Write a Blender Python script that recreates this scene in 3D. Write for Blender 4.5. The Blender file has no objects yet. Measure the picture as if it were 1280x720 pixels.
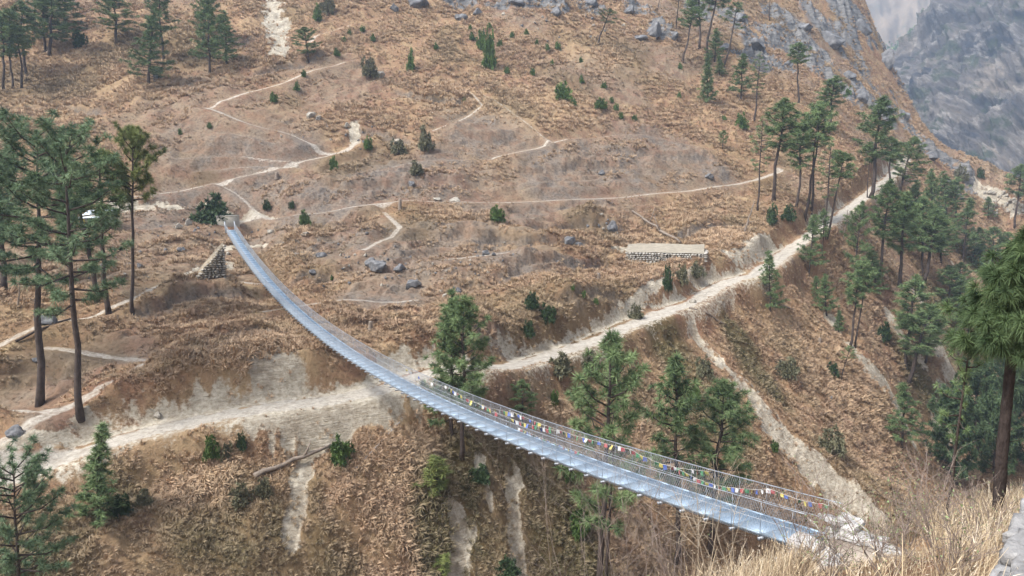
import bpy, math, random
import numpy as np
R = math.radians
rng = np.random.default_rng(7)
random.seed(7)
C = bpy.context.scene.collection
CZ = 11.4; F = 950.0; PITCH = R(9.155)
cp, sp = math.cos(PITCH), math.sin(PITCH)

def ray(px, py):
    """direction through a photograph pixel, scaled so that its forward (y) part is 1"""
    px = np.asarray(px, float); py = np.asarray(py, float)
    dx = (px-640)/F; dz = -(py-360)/F
    y = cp+dz*sp; z = -sp+dz*cp
    return dx/y, z/y
def at(px, py, Y):
    a, b = ray(px, py)
    return np.array([a*Y, Y, CZ+b*Y])

# ------------------------------------------------------------------ noise
_T = rng.random((256, 256))
def vnoise(x, y):
    xi = np.floor(x).astype(np.int64); yi = np.floor(y).astype(np.int64)
    fx = x-xi; fy = y-yi
    fx = fx*fx*(3-2*fx); fy = fy*fy*(3-2*fy)
    x0 = xi & 255; x1 = (xi+1) & 255; y0 = yi & 255; y1 = (yi+1) & 255
    a = _T[x0, y0]; b = _T[x1, y0]; c = _T[x0, y1]; d = _T[x1, y1]
    return (a*(1-fx)+b*fx)*(1-fy)+(c*(1-fx)+d*fx)*fy
def fbm(x, y, o=4, g=0.5):
    s = np.zeros_like(x); a = 1.0; t = 0
    for k in range(o):
        s += a*(vnoise(x*2**k+17.3*k, y*2**k+41.7*k)-0.5); t += a; a *= g
    return s/t*2
def ridged(x, y, o=4):
    s = np.zeros_like(x); a = 1.0; t = 0
    for k in range(o):
        n = 1-np.abs(2*vnoise(x*2**k+7.3*k, y*2**k+31.7*k)-1)
        s += a*n*n; t += a; a *= 0.5
    return s/t
def smooth(e0, e1, x):
    t = np.clip((x-e0)/(e1-e0), 0, 1)
    return t*t*(3-2*t)

# the line of the footbridge
A0 = np.array([9.15, 21.88, 0.02]); B0 = np.array([-48.59, 130.9, 0.46]); SAG = 5.76
# ------------------------------------------------------------------ terrain: the surveyed points of the gorge
CTRL = [
 # the dirt road
 (0,592,58),(60,580,60),(150,555,63),(250,535,66),(350,510,69),(440,493,72),(520,480,76),(600,458,80),(650,448,86),(700,437,93),
 (760,418,101),(820,392,110),(870,370,118),(935,347,130),(975,320,145),(1010,298,158),(1050,270,178),(1090,240,205),(1110,225,222),
 # bank and bench above the road
 (20,545,61),(150,518,65.5),(250,488,69),(350,458,73),(450,452,77),(530,440,80),(620,425,85),(680,412,95),(740,395,103),(800,350,122),
 (100,518,65.5),(50,505,68),(190,455,75),(165,388,85),(10,430,78),(10,360,92),(60,300,108),(200,330,108),(200,420,82),(287,287,130),(340,265,137),
 (240,245,141),(150,255,132),(300,340,104),(300,420,83),(400,350,103),(500,340,107),(500,410,88),(600,400,93),(600,330,113),(600,280,132),(600,252,146),
 (700,300,130),(720,340,117),(800,240,163),(900,232,174),(950,222,182),(775,308,137),(825,312,138),(875,318,137),(825,340,127),(930,300,150),(900,270,160),(960,290,157),
 # upper slope
 (300,150,163),(200,105,180),(100,160,155),(20,120,166),(0,0,215),(100,0,222),(200,0,228),(345,0,235),(345,70,200),(500,0,245),(500,100,195),(430,100,191),
 (500,180,165),(400,200,157),(600,130,189),(600,200,162),(700,0,262),(700,100,208),(700,190,172),(780,60,240),(850,0,292),(850,100,230),(850,180,190),
 (950,60,278),(950,150,218),(1000,0,335),(1000,100,258),(1000,180,208),(1040,210,205),(1060,60,330),(1080,0,385),(1100,50,372),(1128,110,345),(1150,160,328),
 (1200,190,315),(1250,222,300),(1180,230,268),(1275,237,296),(1130,200,262),
 (1105,170,420),(1140,215,385),(1170,255,365),(1200,280,350),(1245,300,340),(1290,320,335),(1150,230,430),(1200,290,420),(1110,200,480),(1040,-60,430),(900,-60,380),(600,-60,310),(300,-60,280),(0,-60,265),
 # slope below the road on the right
 (870,415,111),(980,520,104),(1100,635,96),(1060,410,148),(1150,570,131),(1110,320,186),(1170,420,166),(1230,560,150),(1200,480,172),(1270,380,232),(1270,262,325),
 (1250,300,280),(1220,330,242),(950,390,126),(1000,360,143),(1050,330,160),(1000,430,127),(1050,520,117),(1100,450,136),(850,480,99),(850,600,86),(950,600,92),(950,480,111),
 (1000,600,96),(1140,260,226),(1160,310,212),
 # the steep gorge side below the road
 (0,650,52.5),(0,720,49),(100,650,55.5),(100,720,52),(200,640,59),(300,650,60),(300,720,56),(400,600,64.5),(400,720,59.5),(500,560,69),(500,720,63),(600,560,74),(600,640,69.5),(600,720,66),
 (700,560,80),(700,720,69.5),(760,600,80),(760,720,72.5),(850,720,78),
]
UX, UY = 0.66, 0.75     # along the valley
VX, VY = -0.75, 0.66    # across it, towards the far side
def uv(u, v): return UX*u+VX*v, UY*u+VY*v
WORLD = []
for u in (-140, -70, -30, 0, 30, 60, 95, 130):
    x, y = uv(u, 27); WORLD.append((x, y, -41-0.02*u))
for u, z in ((170, -52), (220, -42), (300, -22), (400, -8)):
    x, y = uv(u, 12 if u > 200 else 20); WORLD.append((x, y, z))
for u in (-140, -70, -25):
    for v, z in ((14, -14), (0, 10), (-30, 32)):
        x, y = uv(u, v); WORLD.append((x, y, z))
for u in (75, 140, 220, 320):
    for v, z in ((-6, -14), (-28, 12), (-70, 40)):
        x, y = uv(u, v); WORLD.append((x, y, z-0.02*u))
WORLD += [(0,0,9.75),(-1,3.2,9.3),(0,6,7.2),(0,10,4.4),(0,15,0.6),(0,22,-7),(-6,12,1),(-6,0,9.6),(2,2.5,9.6),(4,3,9.7),(6,3,9.9),(3.8,14,2.6),(3.9,8,6.1),(6,10,5.6),(9,13,4.6),(9.2,21.5,-1.2),(6.5,25,-7),(11,19.5,0.6),
 (11.5,23.5,-1.4),(13,24.5,-2.6),(17,31,-13),(14.5,19.5,1.5),(13,21.5,0.7),(16,23,0.2),(18,20,2.6),(24,26,-3),(12,9,6.9),(-12,-12,17),(0,-14,17),(14,-8,17),(26,10,12),(5,19,-0.6),(3,26,-11),
 (-48.6,134,1.0),(-44,136,1.0)]
P = [tuple(at(*c)) for c in CTRL]+WORLD
# beyond the frame
for x, y, z in ((-170,150,30),(-150,90,6),(-110,70,-8),(-90,45,-18),(-220,240,80),(-160,300,105),(40,420,135),(100,520,120),(-300,120,70),(330,330,-50),(330,480,-50),(255,420,-50),(200,500,-20),(250,540,60)):
    P.append((x, y, z))
P = np.array(P)
def tps(d2): return 0.5*d2*np.log(d2+1e-9)
S = 100.0
Q = P[:, :2]/S; n = len(Q)
K = tps(((Q[:, None]-Q[None])**2).sum(2))+np.eye(n)*2e-5
A = np.zeros((n+3, n+3)); A[:n, :n] = K; A[:n, n] = 1; A[:n, n+1:] = Q; A[n, :n] = 1; A[n+1:, :n] = Q.T
w = np.linalg.solve(A, np.r_[P[:, 2], 0, 0, 0])
GX0, GY0, GS = -440, -80, 1.0
gx = np.arange(GX0, 441, GS); gy = np.arange(GY0, 601, GS)
G = np.zeros((len(gx), len(gy)))
for i in range(len(gx)):
    q = np.stack([np.full(len(gy), gx[i]), gy], 1)/S
    G[i] = tps(((q[:, None]-Q[None])**2).sum(2))@w[:n]+w[n]+q@w[n+1:]
def base(x, y):
    fx = np.clip((x-GX0)/GS, 0, len(gx)-1.001); fy = np.clip((y-GY0)/GS, 0, len(gy)-1.001)
    i = fx.astype(int); j = fy.astype(int); fx = fx-i; fy = fy-j
    return (G[i, j]*(1-fx)+G[i+1, j]*fx)*(1-fy)+(G[i, j+1]*(1-fx)+G[i+1, j+1]*fx)*fy
# ------------------------------------------------------------------ where a ray through the photograph meets the ground
RS = np.exp(np.linspace(np.log(1.6), np.log(560.), 1800))
def hit(px, py, h):
    px = np.atleast_1d(np.asarray(px, float)); py = np.atleast_1d(np.asarray(py, float))
    a, b = ray(px, py)
    x = a[:, None]*RS; y = np.broadcast_to(RS, x.shape); z = CZ+b[:, None]*RS
    d = z-h(x.ravel(), y.ravel()).reshape(x.shape)
    k = np.clip((d < 0).argmax(1), 1, len(RS)-1); i = np.arange(len(px))
    d0 = d[i, k-1]; d1 = d[i, k]; t = np.clip(d0/(d0-d1+1e-9), 0, 1)
    Y = RS[k-1]*(1-t)+RS[k]*t
    miss = ~(d < 0).any(1)                       # just over the skyline: the nearest ground under it
    dm = np.where(RS[None] > 30, d/RS, 1e9); Y[miss] = RS[dm.argmin(1)][miss]
    return np.stack([a*Y, Y, CZ+b*Y], 1)
def blobs(lst):
    q = np.array(lst, float); p = hit(q[:, 0], q[:, 1], base)
    return np.c_[p[:, 0], p[:, 1], q[:, 2]]
def blob_mask(x, y, B):
    m = np.zeros_like(x)
    for bx, by, r in B:
        m = np.maximum(m, 1-smooth(0.35, 1.15, np.hypot(x-bx, y-by)/r))
    return m
ROCK = blobs([(915,22,10),(935,45,12),(962,72,12),(985,30,16),(1010,55,16),(1035,30,20),(1060,60,19),(1085,70,17),(1105,105,15),(1090,128,12),(1120,140,14),(1060,10,20),(1020,85,12),(1050,110,11),(975,50,13),(1110,75,16),
              (1160,185,13),(1140,165,11),(1200,215,9),(650,3,9),(575,-2,9),(735,5,9),(690,8,8),(900,10,12),(1110,40,18),(1180,205,12),(940,75,9),(880,15,10),(830,38,7),(1185,225,8),(800,12,8),(620,5,7)])
ROCK[:, 2] *= 0.86
BARE = blobs([(450,300,15),(520,325,15),(400,255,14),(560,225,18),(700,215,20),(640,265,12),(330,295,9),(820,195,18),(250,185,13),(350,185,13),(560,300,14),(610,170,16),(470,225,16),
              (300,250,13),(230,250,10),(180,270,10),(760,205,16),(880,215,12),(480,360,9),(640,330,9),(140,440,6),(60,470,7),(60,525,3)])
MOSS = blobs([(610,650,5),(720,690,6),(560,690,5),(60,690,6),(280,690,6),(200,700,5),(640,600,5),(330,695,5),(700,620,5),(590,600,4),(140,640,4),(950,470,6),(850,440,6),(890,520,7),(930,430,5),
              (1180,400,10),(1215,330,12),(1150,480,8),(420,700,4),(670,700,5),(380,620,3),(320,640,4)])
STRAW = blobs([(240,600,6),(190,590,5),(450,600,7),(470,650,7),(520,560,6),(410,670,5),(700,560,6),(120,690,4),(820,560,6),(1000,440,9),(980,400,8),(1060,480,9),(150,100,14),(130,75,14),(60,130,12),(230,60,14),(330,30,10),(640,140,12),(700,130,12),(740,70,16),(640,300,7),(560,120,14),(330,470,6),(900,300,9)])

LINES = [  # (kind, half width in metres, points in the photograph)
 ('road', 1.75, [(-60,606),(0,592),(60,580),(150,556),(250,536),(350,512),(440,494),(520,481),(600,459),(650,449),(700,438),(760,419),(820,393),(870,370),(905,355),(935,346),(960,333),(985,312),(1010,297),(1040,277),(1060,262),(1085,240),(1110,224),(1125,205)]),
 ('path', 1.0, [(255,137),(275,130),(320,113),(360,103),(400,92),(432,82)]),
 ('path', 0.81, [(385,52),(395,44),(440,31),(495,18)]),
 ('path', 1.0, [(255,137),(300,152),(350,169),(400,190),(425,190),(448,178)]),
 ('path', 1.0, [(448,178),(430,190),(380,205),(330,218),(270,230),(225,238),(150,248),(60,262)]),
 ('path', 1.15, [(300,272),(330,269),(380,262),(450,256),(520,254),(600,253),(730,247),(800,243),(850,240),(900,232),(945,224),(975,214)]),
 ('path', 0.54, [(480,262),(500,284),(485,297),(455,318)]),
 ('path', 0.68, [(610,196),(660,186),(710,169),(770,168),(830,174),(900,190)]),
 ('path', 0.41, [(585,108),(603,130),(575,150),(540,165)]),
 ('path', 0.94, [(-30,556),(0,549),(60,527),(110,502),(160,475),(190,455),(205,450)]),
 ('path', 0.81, [(60,432),(120,441),(185,450)]),
 ('path', 0.81, [(-20,435),(40,415),(75,400),(110,393),(150,380),(210,355),(240,347),(320,350)]),
 ('path', 0.81, [(0,498),(40,508),(60,520)]),
 ('path', 0.68, [(290,282),(300,272)]),
 ('path', 0.41, [(225,200),(290,196),(360,205)]),('path', 0.41, [(240,165),(300,172),(345,186)]),('path', 0.41, [(250,215),(320,208),(390,216)]),('path', 0.41, [(470,215),(540,205),(610,196)]),('path', 0.28, [(600,110),(640,140),(690,180)]),('path', 0.41, [(330,268),(300,245),(270,230)]),('path', 0.47, [(560,330),(640,318),(720,322)]),('path', 0.41, [(330,390),(430,370),(520,372)]),('path', 0.47, [(900,190),(950,205),(985,212)]),
 ('scar', 0.9, [(0,565),(60,552),(150,530),(250,508),(350,482),(430,478),(490,470)]),
 ('scar', 0.8, [(640,430),(740,405),(800,372),(835,352),(880,345),(930,330)]),
 ('scar', 1.6, [(910,322),(940,312),(960,300)]),
 ('scar', 1.7, [(330,548),(400,535),(460,515),(510,500)]),
 ('scar', 0.9, [(385,560),(376,600),(366,670)]),
 ('scar', 1.0, [(645,608),(640,650),(652,720)]),
 ('scar', 1.5, [(583,655),(578,690),(570,730)]),
 ('scar', 0.7, [(600,590),(612,630)]),
 ('scar', 1.5, [(868,412),(900,455),(930,487)]),
 ('scar', 2.5, [(930,487),(960,520),(1020,575),(1100,638)]),
 ('scar', 1.7, [(1040,395),(1055,412),(1075,440),(1110,475),(1150,570)]),
 ('scar', 2.4, [(1103,308),(1115,330),(1132,352),(1150,375)]),
 ('scar', 1.6, [(1112,395),(1130,420),(1150,450)]),
 ('scar', 3.2, [(1165,420),(1190,460),(1200,500),(1180,540)]),
 ('scar', 1.8, [(1165,285),(1185,320),(1215,360)]),
 ('scar', 3.5, [(1225,235),(1262,258),(1290,262)]),
 ('scar', 3.4, [(338,-6),(345,30),(352,66)]),
 ('scar', 1.2, [(446,160),(440,182)]),
 ('scar', 2.6, [(785,311),(830,315),(872,314)]),
 ('scar', 1.0, [(250,255),(300,268),(340,262)]),
 ('scar', 1.5, [(260,300),(300,298),(330,300)]),
 ('scar', 2.0, [(150,258),(215,262)]),
 ('scar', 1.6, [(245,345),(270,328),(285,315)]),
 ('scar', 1.5, [(322,470),(345,462),(370,475)]),
 ('scar', 1.5, [(1105,240),(1118,218),(1135,190)]),
]
def noise_ground(x, y):
    d = np.hypot(x, y); nf = smooth(6, 50, d)
    u = x*UX+y*UY; v = x*VX+y*VY
    z = base(x, y)
    n = 1.5*fbm(x/15, y/15, 3)+0.75*fbm(u/6+9, v/3.2, 3)+0.34*fbm(u/1.6, v/1.0+5, 3)
    n += 1.1*(ridged(u/16+0.3*fbm(x/8, y/8, 2), v/5.5+0.8*fbm(x/14+2, y/14, 2), 3)-0.5)
    steep = 1-smooth(52, 64, v)                       # rills of the gorge side, running straight down it
    n += steep*smooth(60, 80, d)*2.3*(ridged(u/6.0+0.5*fbm(x/9, y/9, 2), v/50, 3)-0.5)
    up = smooth(118, 150, v)
    n += up*1.6*(ridged(u/19+0.5*fbm(x/20, y/20, 2), v/110, 3)-0.5)
    z = z+nf*n
    ter = (1-smooth(105, 150, v))*smooth(66, 74, v)*nf*(0.4+0.6*smooth(-0.2, 0.3, fbm(x/22, y/22+3, 2)))
    st = 1.15; f = z/st+0.6*fbm(x/10, y/10, 2); f = f-np.floor(f)
    z = z+ter*0.95*st*(smooth(0.3, 0.7, f)-f)
    rk = blob_mask(x, y, ROCK)*smooth(-0.35, 0.15, fbm(x/9, y/9, 3)+0.06)
    q = u*0.8+v*0.6; p = -u*0.6+v*0.8
    z = z+rk*(8.5*(ridged(q/17, p/6, 4)-0.45)+2.6*(ridged(q/5+3, p/2.4, 3)-0.45))
    return z, rk
LEDGES = [(1.3, [(490,306),(540,296),(600,298),(660,304),(745,308)]),(1.1, [(590,352),(650,338),(700,328),(765,322)]),(1.0, [(330,345),(390,338),(450,345)]),(1.2, [(410,415),(470,400),(540,398),(580,405)]),(1.2, [(140,408),(220,380),(300,368),(340,375)]),
 (1.2, [(190,452),(260,436),(330,424),(400,438)]),(0.9, [(320,300),(380,303),(440,300)]),(0.9, [(200,190),(270,186),(340,196)]),(0.9, [(230,208),(300,212),(380,205)]),(0.8, [(240,222),(310,224),(390,228)]),(0.9, [(420,235),(520,230),(600,238)]),(1.0, [(640,215),(720,205),(800,208)]),
 (1.2, [(640,285),(720,280),(790,282)]),(1.0, [(540,165),(600,172),(660,170)]),(1.0, [(420,155),(480,168),(530,185)]),(1.0, [(300,95),(370,80),(420,70)]),(1.2, [(830,300),(890,285),(940,280)]),(1.2, [(690,395),(740,378),(790,372)]),(1.0, [(30,460),(90,465),(150,452)]),(1.0, [(540,415),(600,412),(650,420)]),
 (1.0, [(220,60),(300,52),(330,45)]),(1.0, [(740,190),(800,196),(880,204)]),(0.9, [(610,262),(680,260),(740,258)]),(1.1, [(10,140),(80,130),(150,140)]),(1.0, [(480,120),(540,128),(600,122)])]
POLY = []
LEDGE = []
for h_, pts in LEDGES:
    q = np.array(pts, float); t = np.linspace(0, len(q)-1, (len(q)-1)*6+1); i = np.minimum(t.astype(int), len(q)-2); f = (t-i)[:, None]
    q = q[i]*(1-f)+q[i+1]*f; q[:, 1] += 5*fbm(q[:, 0]/25, q[:, 1]/50+h_, 2); LEDGE.append((h_, hit(q[:, 0], q[:, 1], base)))
for kind, hw, pts in LINES:
    q = np.array(pts, float)
    t = np.linspace(0, len(q)-1, (len(q)-1)*4+1); i = np.minimum(t.astype(int), len(q)-2); f = (t-i)[:, None]
    q = q[i]*(1-f)+q[i+1]*f
    p = hit(q[:, 0], q[:, 1], base)
    if kind == 'road' or kind == 'path':
        z = noise_ground(p[:, 0], p[:, 1])[0]; z = np.r_[z[:1], z, z[-1:]]
        for _ in range(8 if kind == 'road' else 2): z[1:-1] = (z[:-2]+z[1:-1]*2+z[2:])/4
        p[:, 2] = z[1:-1]
    POLY.append((kind, hw, p))
def line_dist(x, y, p, reach, side=False):
    """distance to a polyline and the height of its nearest point, only near it"""
    lo = p[:, :2].min(0)-reach; hi = p[:, :2].max(0)+reach
    k = np.nonzero((x > lo[0]) & (x < hi[0]) & (y > lo[1]) & (y < hi[1]))[0]
    D = np.full(len(k), 1e9); S2 = np.zeros(len(k)); Z = np.zeros(len(k)); X = x[k]; Y = y[k]
    for a, b in zip(p[:-1], p[1:]):
        e = b-a; L = e[0]**2+e[1]**2+1e-9
        t = np.clip(((X-a[0])*e[0]+(Y-a[1])*e[1])/L, 0, 1)
        d = np.hypot(X-a[0]-t*e[0], Y-a[1]-t*e[1]); m = d < D
        D[m] = d[m]; Z[m] = (a[2]+t*e[2])[m]
        if side: S2[m] = (e[0]*(Y-a[1])-e[1]*(X-a[0]))[m]
    return (k, D, Z, S2) if side else (k, D, Z)
def ground(x, y, masks=False):
    x = np.asarray(x, float); y = np.asarray(y, float)
    z, rk = noise_ground(x, y)
    mp = np.zeros_like(z); ms = np.zeros_like(z); near = np.zeros_like(z); ledge = np.zeros_like(z)
    wob = fbm(x/2.2, y/2.2, 3); wob2 = fbm(x/6+3, y/6, 2); fin = fbm(x/0.7, y/0.7+8, 2)
    for kind, hw, p in POLY:
        if kind == 'scar':
            k, D, Z = line_dist(x, y, p, hw*2.2)
            D = D+hw*(0.55*wob[k]+0.45*wob2[k]+0.45*fin[k])
            m = 1-smooth(hw*0.45, hw*1.15, D)
            ms[k] = np.maximum(ms[k], m); z[k] -= 0.35*m
    for h_, p in LEDGE:                                  # old terrace edges: a step of earth under a lip of grass
        k, D, Z, S2 = line_dist(x, y, p, 8.0, True)
        end = np.minimum(np.hypot(x[k]-p[0, 0], y[k]-p[0, 1]), np.hypot(x[k]-p[-1, 0], y[k]-p[-1, 1])); en = smooth(0, 5, end)
        s = np.where(S2 > 0, D, -D)+0.5*wob[k]+0.5*wob2[k]
        z[k] += h_*en*(smooth(-0.1, 0.7, s)*(1-smooth(1.5, 7.5, s))-0.35*(1-smooth(0.2, 3.0, -s))*(s < 0))
        rk_ = en*smooth(-2.2, -0.3, s)*(1-smooth(0.1, 0.7, s)); ledge[k] = np.maximum(ledge[k], rk_)
    al = -(x-A0[0])*(B0-A0)[0]/123.4-(y-A0[1])*(B0-A0)[1]/123.4; sd = ((x-A0[0])*(B0-A0)[1]-(y-A0[1])*(B0-A0)[0])/123.4
    tm = smooth(-0.6, 0.1, al)*(1-smooth(4.6, 5.6, al))*(1-smooth(1.7, 2.5, np.abs(sd)))
    z = np.where(tm > 0, z*(1-tm)+np.minimum(z, 0.19*al-0.12)*tm, z)
    # the slope stays clear of the bridge
    e = B0-A0; L2 = e[0]**2+e[1]**2; t = ((x-A0[0])*e[0]+(y-A0[1])*e[1])/L2; off = np.abs((x-A0[0])*e[1]-(y-A0[1])*e[0])/math.sqrt(L2)
    zb = A0[2]+e[2]*t-4*SAG*t*(1-t)-1.0-0.5*np.clip((1-t)*8, 0, 1); tm = (t > 0.3)*(1-smooth(0.985, 1.0, t))*(1-smooth(2.0, 5.5, off))
    z = np.where(tm > 0, z*(1-tm)+np.minimum(z, zb)*tm, z)
    for kind, hw, p in POLY:
        if kind != 'scar':
            flat = hw*(1.15 if kind == 'road' else 0.9); out = flat+(2.0 if kind == 'road' else 0.7+2.2*min(1, hw/0.8))
            k, D, Z = line_dist(x, y, p, out+0.8)
            near[k] = np.maximum(near[k], 1-smooth(hw*1.1, out+0.7, D))
            b = 1-smooth(flat, out, D)
            if kind == 'road':
                k2, D2, Z2, S2 = line_dist(x, y, p, 13, True)
                hb = 1.4*np.clip(0.75+0.9*fbm(x[k2]/11, y[k2]/11+4, 2), 0.2, 1.5)
                up_ = (S2 > 0); e2 = flat+0.15+0.5*wob[k2]
                z[k2] += np.where(up_, hb*smooth(0, 1.3, D2-e2)*(1-smooth(4.5, 12.5, D2)), 0)
                face = np.where(up_, (1-smooth(0.3, 1.15, D2-e2-0.7*fin[k2]-0.8*wob2[k2]))*smooth(-0.6, 0.1, D2-flat), 0)*np.clip(hb/1.2, 0, 1)*(0.15+0.85*smooth(-0.25, 0.1, fbm(x[k2]/5.5+1, y[k2]/5.5, 3)+0.05))
                ms[k2] = np.maximum(ms[k2], face)
                low = np.where(~up_, (1-smooth(0.2, 1.6, D2-flat-1.4*wob2[k2]-0.8*wob[k2]))*0.55, 0); ms[k2] = np.maximum(ms[k2], low)
            z[k] = z[k]*(1-b)+(Z-0.05*(kind == 'road'))*b
            D2 = D+hw*(0.30*wob[k]+0.25*fin[k]+0.2*wob2[k]); m = 1-smooth(hw*0.5, hw*1.1, D2)
            mp[k] = np.maximum(mp[k], m*(1.1 if kind == 'road' else 0.74+0.12*wob2[k]))
    if not masks: return z
    ground.near = near; ground.ledge = ledge
    return z, mp, ms, rk
def ground1(x, y): return float(ground(np.array([x]), np.array([y]))[0])
def seat(px, py, Y=None):
    """the spot of ground seen at a pixel (or below it, when the spot itself is hidden and its distance is known)"""
    if Y is None: return hit([px], [py], ground)[0]
    p = at(px, py, Y); p[2] = ground1(p[0], p[1]); return p
def other_masks(x, y):
    n = fbm(x/7, y/7, 4)
    bare = np.clip(blob_mask(x, y, BARE)*1.0+0.5*n-0.1, 0, 1)*(blob_mask(x, y, BARE) > 0)
    moss = np.clip(1.2*blob_mask(x, y, MOSS)+1.1*n-0.25, 0, 1)*(blob_mask(x, y, MOSS) > 0)
    straw = np.clip(blob_mask(x, y, STRAW)+0.5*n-0.1, 0, 1)*(blob_mask(x, y, STRAW) > 0)
    big = fbm(x/24+7, y/24, 3); bare = np.maximum(bare, 0.5*smooth(0.05, 0.4, big)*(np.hypot(x, y) > 66)); moss = np.maximum(moss, 0.4*smooth(0.15, 0.5, fbm(x/16+2, y/16+9, 3))*(np.hypot(x, y) > 85))
    return bare, moss, straw

# ------------------------------------------------------------------ material helper
class NT:
    def __init__(s, name, rough=0.9, spec=0.2):
        s.m = bpy.data.materials.new(name); s.m.use_nodes = True; s.t = s.m.node_tree; s.t.nodes.clear()
        s.o = s.n('ShaderNodeOutputMaterial'); s.b = s.n('ShaderNodeBsdfPrincipled'); s.l(s.b.outputs[0], s.o.inputs[0])
        s.b.inputs['Roughness'].default_value = rough; s.b.inputs['Specular IOR Level'].default_value = spec
    def n(s, k): return s.t.nodes.new(k)
    def l(s, a, b): s.t.links.new(a, b)
    def put(s, v, inp):
        if isinstance(v, bpy.types.NodeSocket): s.l(v, inp)
        elif isinstance(v, (tuple, list)) and len(v) == 3 and inp.type == 'RGBA': inp.default_value = (*v, 1)
        else: inp.default_value = v
    def pos(s): return s.n('ShaderNodeNewGeometry').outputs['Position']
    def obj(s): return s.n('ShaderNodeTexCoord').outputs['Object']
    def rnd(s): return s.n('ShaderNodeObjectInfo').outputs['Random']
    def attr(s, name, inst=False):
        a = s.n('ShaderNodeAttribute'); a.attribute_name = name
        if inst: a.attribute_type = 'INSTANCER'
        return a.outputs['Fac']
    def scl(s, v, sc, rot=(0,0,0)):
        k = s.n('ShaderNodeMapping'); s.l(v, k.inputs['Vector']); k.inputs['Scale'].default_value = sc; k.inputs['Rotation'].default_value = rot
        return k.outputs[0]
    def noise(s, v, scale, detail=4, rough=0.6, dist=0):
        k = s.n('ShaderNodeTexNoise'); s.l(v, k.inputs['Vector']); k.inputs['Scale'].default_value = scale
        k.inputs['Detail'].default_value = detail; k.inputs['Roughness'].default_value = rough; k.inputs['Distortion'].default_value = dist
        return k.outputs['Fac']
    def vor(s, v, scale, feat='F1'):
        k = s.n('ShaderNodeTexVoronoi'); k.feature = feat; s.l(v, k.inputs['Vector']); k.inputs['Scale'].default_value = scale
        return k.outputs['Distance']
    def rng(s, v, a, b, c=0, d=1):
        k = s.n('ShaderNodeMapRange'); s.put(v, k.inputs[0])
        for i, q in enumerate((a, b, c, d)): k.inputs[i+1].default_value = q
        return k.outputs[0]
    def math(s, op, a, b=0.0):
        k = s.n('ShaderNodeMath'); k.operation = op; s.put(a, k.inputs[0]); s.put(b, k.inputs[1]); return k.outputs[0]
    def mix(s, f, a, b, mode='MIX'):
        k = s.n('ShaderNodeMix'); k.data_type = 'RGBA'; k.blend_type = mode
        s.put(f, k.inputs[0]); s.put(a, k.inputs[6]); s.put(b, k.inputs[7]); return k.outputs[2]
    def col(s, c): s.put(c, s.b.inputs['Base Color'])
    def bump(s, h, st=0.5, dist=0.1):
        k = s.n('ShaderNodeBump'); s.l(h, k.inputs['Height']); k.inputs['Strength'].default_value = st; k.inputs['Distance'].default_value = dist
        s.l(k.outputs[0], s.b.inputs['Normal'])
def plain(name, c, rough=0.8, var=0.35, scale=3, metal=0, bump=0.0, spec=0.3):
    k = NT(name, rough, spec); v = k.obj()
    n = k.noise(v, scale, 5, 0.65)
    k.col(k.mix(k.rng(n, 0.3, 0.7), tuple(x*(1-var) for x in c), tuple(min(1, x*(1+var)) for x in c)))
    k.b.inputs['Metallic'].default_value = metal
    if bump: k.bump(k.noise(v, scale*4, 5), bump, 0.05)
    return k.m
GRASS = dict(orange=(0.255,0.162,0.098), dark=(0.085,0.060,0.042), straw=(0.36,0.265,0.155), bare=(0.20,0.155,0.12), moss=(0.065,0.060,0.028), red=(0.22,0.125,0.080))
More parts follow.
